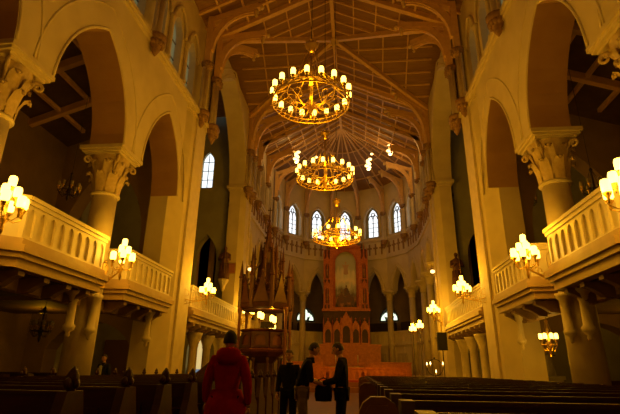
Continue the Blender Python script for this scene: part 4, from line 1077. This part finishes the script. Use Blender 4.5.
def hand(mb, wrist, d, palm_n, side, curl=.35):
    wrist = Vector(wrist); d = Vector(d).normalized(); pn = Vector(palm_n); pn = (pn - d * pn.dot(d)).normalized(); sd = d.cross(pn) * side
    knu = wrist + d * .085
    skin_into(mb, [wrist, wrist + d * .04, knu], [(0, 1), (1, 2)], [(.024, .02), (.036, .017), (.038, .014)], sub=1)
    for k, (o, L) in enumerate(((-.03, .07), (-.01, .08), (.01, .075), (.03, .06))):
        p0 = knu + sd * o - d * .012; V = [p0]; a = 0
        for j, q in enumerate((.45, .32, .25)):
            a += curl * (1 + .2 * j); V.append(V[-1] + (d * cos(a) + pn * sin(a)) * L * q)
        skin_into(mb, V, [(0, 1), (1, 2), (2, 3)], [.0095, .009, .0085, .007], sub=1)
    b0 = wrist + d * .025 - sd * .025; b1 = b0 + (d * .5 - sd * .8).normalized() * .035; b2 = b1 + (d * .8 - sd * .3 + pn * .4).normalized() * .03; b3 = b2 + (d * .9 + pn * .5).normalized() * .024
    skin_into(mb, [b0, b1, b2, b3], [(0, 1), (1, 2), (2, 3)], [.012, .0105, .0095, .008], sub=1)
def person(loc, rz, label, J, H=1.76, top=BLACK, legs=BLACK, hair=HAIR, coat=0, short=False, shirt=None, curl=.4, hood=False):
    t = empty('person', label, 'person', loc, rz)
    D = dict(pelvis=(0, 0, .95), belly=(0, .01, 1.1), chest=(0, .0, 1.3), neck=(0, -.01, 1.46), skull=(0, .02, 1.56), sl=(-.18, -.01, 1.41), sr=(.18, -.01, 1.41),
             el=(-.235, -.03, 1.13), er=(.235, -.03, 1.13), wl=(-.24, .06, .88), wr=(.24, .06, .88), hl=(-.095, 0, .9), hr=(.095, 0, .9), kl=(-.105, .03, .5), kr=(.105, .03, .5),
             al=(-.11, -.02, .09), ar=(.11, -.02, .09), tl=(-.125, .14, .035), tr=(.125, .14, .035), look=(0, 1, -.05))
    D.update(J); k = H / 1.76
    look = Vector(D.pop('look')).normalized(); P = {n: Vector(v) * k for n, v in D.items()}
    order = ['pelvis', 'belly', 'chest', 'neck', 'skull', 'sl', 'el', 'wl', 'sr', 'er', 'wr', 'hl', 'kl', 'al', 'tl', 'hr', 'kr', 'ar', 'tr']; ix = {n: i for i, n in enumerate(order)}
    edges = [('pelvis', 'belly'), ('belly', 'chest'), ('chest', 'neck'), ('neck', 'skull'), ('chest', 'sl'), ('sl', 'el'), ('el', 'wl'), ('chest', 'sr'), ('sr', 'er'), ('er', 'wr'),
             ('pelvis', 'hl'), ('hl', 'kl'), ('kl', 'al'), ('al', 'tl'), ('pelvis', 'hr'), ('hr', 'kr'), ('kr', 'ar'), ('ar', 'tr')]
    rb = dict(pelvis=.105, belly=.1, chest=.115, neck=.05, skull=.06, sl=.052, sr=.052, el=.042, er=.042, wl=.027, wr=.027, hl=.085, hr=.085, kl=.055, kr=.055, al=.04, ar=.04, tl=.035, tr=.035)
    b = MB(); skin_into(b, [P[n] for n in order], [(ix[a], ix[c]) for a, c in edges], [rb[n] for n in order])
    # head with face
    c = P['skull'] + Vector((0, 0, .085 * k)) + look * .015; up = Vector((0, 0, 1)); right = look.cross(up).normalized(); up2 = right.cross(look).normalized()
    n1, n2 = 18, 14; vs = []
    for i in range(n2 + 1):
        ph = PI * i / n2
        for j in range(n1):
            a = 2 * PI * j / n1; x, y, z = sin(ph) * cos(a), sin(ph) * sin(a), cos(ph)
            rx, ry, rz_ = .077, .097, .118
            if z < -.1: rx *= 1 + .28 * (z + .1); ry *= 1 + .12 * (z + .1)
            q = Vector((x * rx, y * ry, z * rz_))
            if y > .6:
                q.y -= .012 * max(0, 1 - abs(z - .05) / .25) * (abs(x) > .15) * (abs(x) < .55)
            vs.append(c + (right * q.x + look * q.y + up2 * q.z) * k)
    fs = [(i * n1 + j, i * n1 + (j + 1) % n1, (i + 1) * n1 + (j + 1) % n1, (i + 1) * n1 + j) for i in range(n2) for j in range(n1)]
    b.add(vs, fs, 0, True)
    loc_ = lambda x, y, z: c + (right * x + look * y + up2 * z) * k
    b.tube([loc_(0, .09, .02), loc_(0, .108, -.008), loc_(0, .118, -.028), loc_(0, .098, -.038)], [.008, .012, .016, .01], 6)
    for q in (-1, 1):
        b.ball(loc_(q * .079, -.005, -.005), .026, (.45, .8, 1.25), 7); b.ball(loc_(q * .032, .083, .008), .011, n=6, mi=1)
        b.tube([loc_(q * .015, .093, .03), loc_(q * .048, .084, .03)], .005, 4, mi=2)
    b.tube([loc_(-.024, .088, -.062), loc_(0, .096, -.06), loc_(.024, .088, -.062)], .006, 5, mi=3)
    for sd, w_, e_ in ((-1, 'wl', 'el'), (1, 'wr', 'er')):
        dd = (P[w_] - P[e_]).normalized(); hand(b, P[w_], dd, Vector((-sd, .3, -.2)) if abs(dd.z) > .6 else Vector((0, 0, -1)), sd, curl)
    b.build('body', [SKIN, EYEM, hair, mat('lips', (.4, .15, .12), .5)], t)
    # hair cap
    h_ = MB(); vs = []
    for i in range(9):
        ph = PI * .62 * i / 8
        for j in range(18):
            a = 2 * PI * j / 18; x, y, z = sin(ph) * cos(a), sin(ph) * sin(a), cos(ph)
            if y > .2 and z < .5: z = .5 + (z - .5) * .08; y *= .97
            vs.append(loc_(x * .086, y * .102 - .007, z * .126 + .008))
    h_.add(vs, [(i * 18 + j, i * 18 + (j + 1) % 18, (i + 1) * 18 + (j + 1) % 18, (i + 1) * 18 + j) for i in range(8) for j in range(18)], 0, True)
    h_.build('hair', hair, t)
    # clothes
    def cloth(names, edg, rr, name, M, extra=None):
        q = MB(); ii = {n: i for i, n in enumerate(names)}
        skin_into(q, [P[n] for n in names], [(ii[a], ii[c_]) for a, c_ in edg], [rr[n] for n in names]);
        if extra: extra(q)
        return q.build(name, M, t)
    wl2 = 'el' if short else 'wl'
    P['cl'] = P['el'].lerp(P['wl'], .1 if short else .93); P['cr'] = P['er'].lerp(P['wr'], .1 if short else .93); P['nk'] = P['chest'].lerp(P['neck'], .88); P['hem'] = P['pelvis'] + Vector((0, 0, -.06))
    P['kla'] = P['kl'].lerp(P['al'], .93); P['kra'] = P['kr'].lerp(P['ar'], .93)
    rr = dict(pelvis=(.15, .14), belly=(.14, .13), chest=(.155, .14), nk=.07, sl=.08, sr=.08, el=.062, er=.062, cl=.046, cr=.046, hem=(.15, .14))
    def ex(q):
        p = P['neck'].lerp(P['skull'], .12); q.lathe([(.085, -.07), (.076, -.02), (.07, .03), (.062, .028)], 16, (p.x, p.y - .005, p.z), sy=1.05)
        if coat:
            p = P['pelvis']; q.lathe([(.18, .12), (.25, -.06), (.30, -coat)], 20, (p.x, p.y, p.z), sy=.8)
        if hood:
            p = P['nk']; q.lathe([(.12, -.1), (.17, -.04), (.15, .06), (.1, .1)], 14, (p.x, p.y - .03, p.z + .02), sy=.9)
    cloth(['belly', 'pelvis', 'hem', 'chest', 'nk', 'sl', 'el', 'cl', 'sr', 'er', 'cr'], [('belly', 'pelvis'), ('pelvis', 'hem'), ('belly', 'chest'), ('chest', 'nk'), ('chest', 'sl'), ('sl', 'el'), ('el', 'cl'), ('chest', 'sr'), ('sr', 'er'), ('er', 'cr')], rr, 'coat' if coat else ('shirt' if short else 'jacket'), top, ex)
    rr = dict(pelvis=.125, hl=.098, hr=.098, kl=.078, kr=.078, kla=.062, kra=.062)
    cloth(['pelvis', 'hl', 'kl', 'kla', 'hr', 'kr', 'kra'], [('pelvis', 'hl'), ('hl', 'kl'), ('kl', 'kla'), ('pelvis', 'hr'), ('hr', 'kr'), ('kr', 'kra')], rr, 'trousers', legs)
    for a_, t_ in (('al', 'tl'), ('ar', 'tr')):
        q = MB(); hz = P[a_] + Vector((0, -.06, -.045)) * 1; hz.z = .045
        skin_into(q, [Vector((P[a_].x, P[a_].y, .07)), Vector((P[a_].x, P[a_].y - .06, .045)), Vector((P[t_].x, P[t_].y, .042))], [(0, 1), (0, 2)], [.05, .042, (.045, .036)]); q.build('shoe', mat('black shoes', (.015, .012, .01), .4), t)
    if shirt:
        q = MB(); cc = P['chest']; q.prism([(-.05, -.18), (.05, -.18), (.055, .08), (0, .12), (-.055, .08)], lambda u, w, d: (cc.x + u, cc.y + d + .135, cc.z + w), 0, .012); q.build('shirt_front', shirt, t)
    return t
RED = mat('red woollen coat', (.36, .009, .009), .95, spec=.1, c2=(.28, .006, .006), scale=15, bump=.3)
KHA = mat('khaki camouflage cloth', (.20, .14, .07), .85, c2=(.11, .08, .04), scale=9)
NAVY = mat('dark jacket cloth', (.012, .013, .018), .95, spec=.1, c2=(.03, .03, .04), scale=20, bump=.2)
PANTS = mat('dark trousers', (.010, .009, .011), .95, spec=.1)
person((-.52, 5.9, 0), rad(8), 'person in a long red coat walking away up the aisle, seen from behind', dict(kl=(-.1, .1, .5), al=(-.11, .12, .09), tl=(-.12, .28, .035), kr=(.1, .0, .5), ar=(.11, -.2, .1), tr=(.12, -.06, .035),
    wl=(-.26, .1, .9), wr=(.27, -.02, .87), el=(-.25, .0, 1.13), er=(.26, -.08, 1.13)), 1.76, RED, PANTS, mat('dark cap of hair', (.02, .014, .010), .8), coat=.55, hood=True)
person((.8, 8.8, 0), rad(84), 'person in a dark jacket facing left and holding a bag out', dict(wl=(-.12, .34, 1.06), el=(-.24, .06, 1.13), wr=(.1, .36, 1.04), er=(.22, .06, 1.12), look=(0, 1, -.35), skull=(0, .05, 1.555)), 1.80, NAVY, PANTS)
person((.08, 8.75, 0), rad(-78), 'person in a dark short-sleeved top and khaki trousers bending towards the bag', dict(chest=(0, .08, 1.29), neck=(0, .14, 1.44), skull=(0, .2, 1.53), sl=(-.18, .09, 1.38), sr=(.18, .09, 1.38), el=(-.22, .14, 1.12), er=(.22, .14, 1.1), wl=(-.1, .44, 1.04), wr=(.08, .46, 1.0), look=(0, 1, -.4)), 1.82, BLACK, KHA, short=True)
person((-.32, 9.9, 0), rad(170), 'person in dark clothes standing behind the khaki-trousered one', dict(), 1.70, BLACK, PANTS, mat('brown hair', (.05, .025, .012), .7))
person((-7.3, 15.2, 0), rad(170), 'person in a dark jacket and white shirt standing among the left pews', dict(), 1.72, NAVY, PANTS, shirt=mat('white shirt cloth', (.7, .66, .55), .8))
t = empty('shoulder_bag', 'dark cloth bag held between the two people facing each other', 'bag', (.47, 8.78, .78))
b = MB(); b.lathe([(.02, 0), (.14, .01), (.16, .1), (.15, .25), (.11, .3), (.09, .31)], 14, sy=.6); b.build('bag_body', BLACK, t)
b = MB(); b.tube([(-.11, 0, .28), (-.1, 0, .36), (0, 0, .4), (.1, 0, .36), (.11, 0, .28)], .012, 6); b.build('bag_strap', NAVY, t)
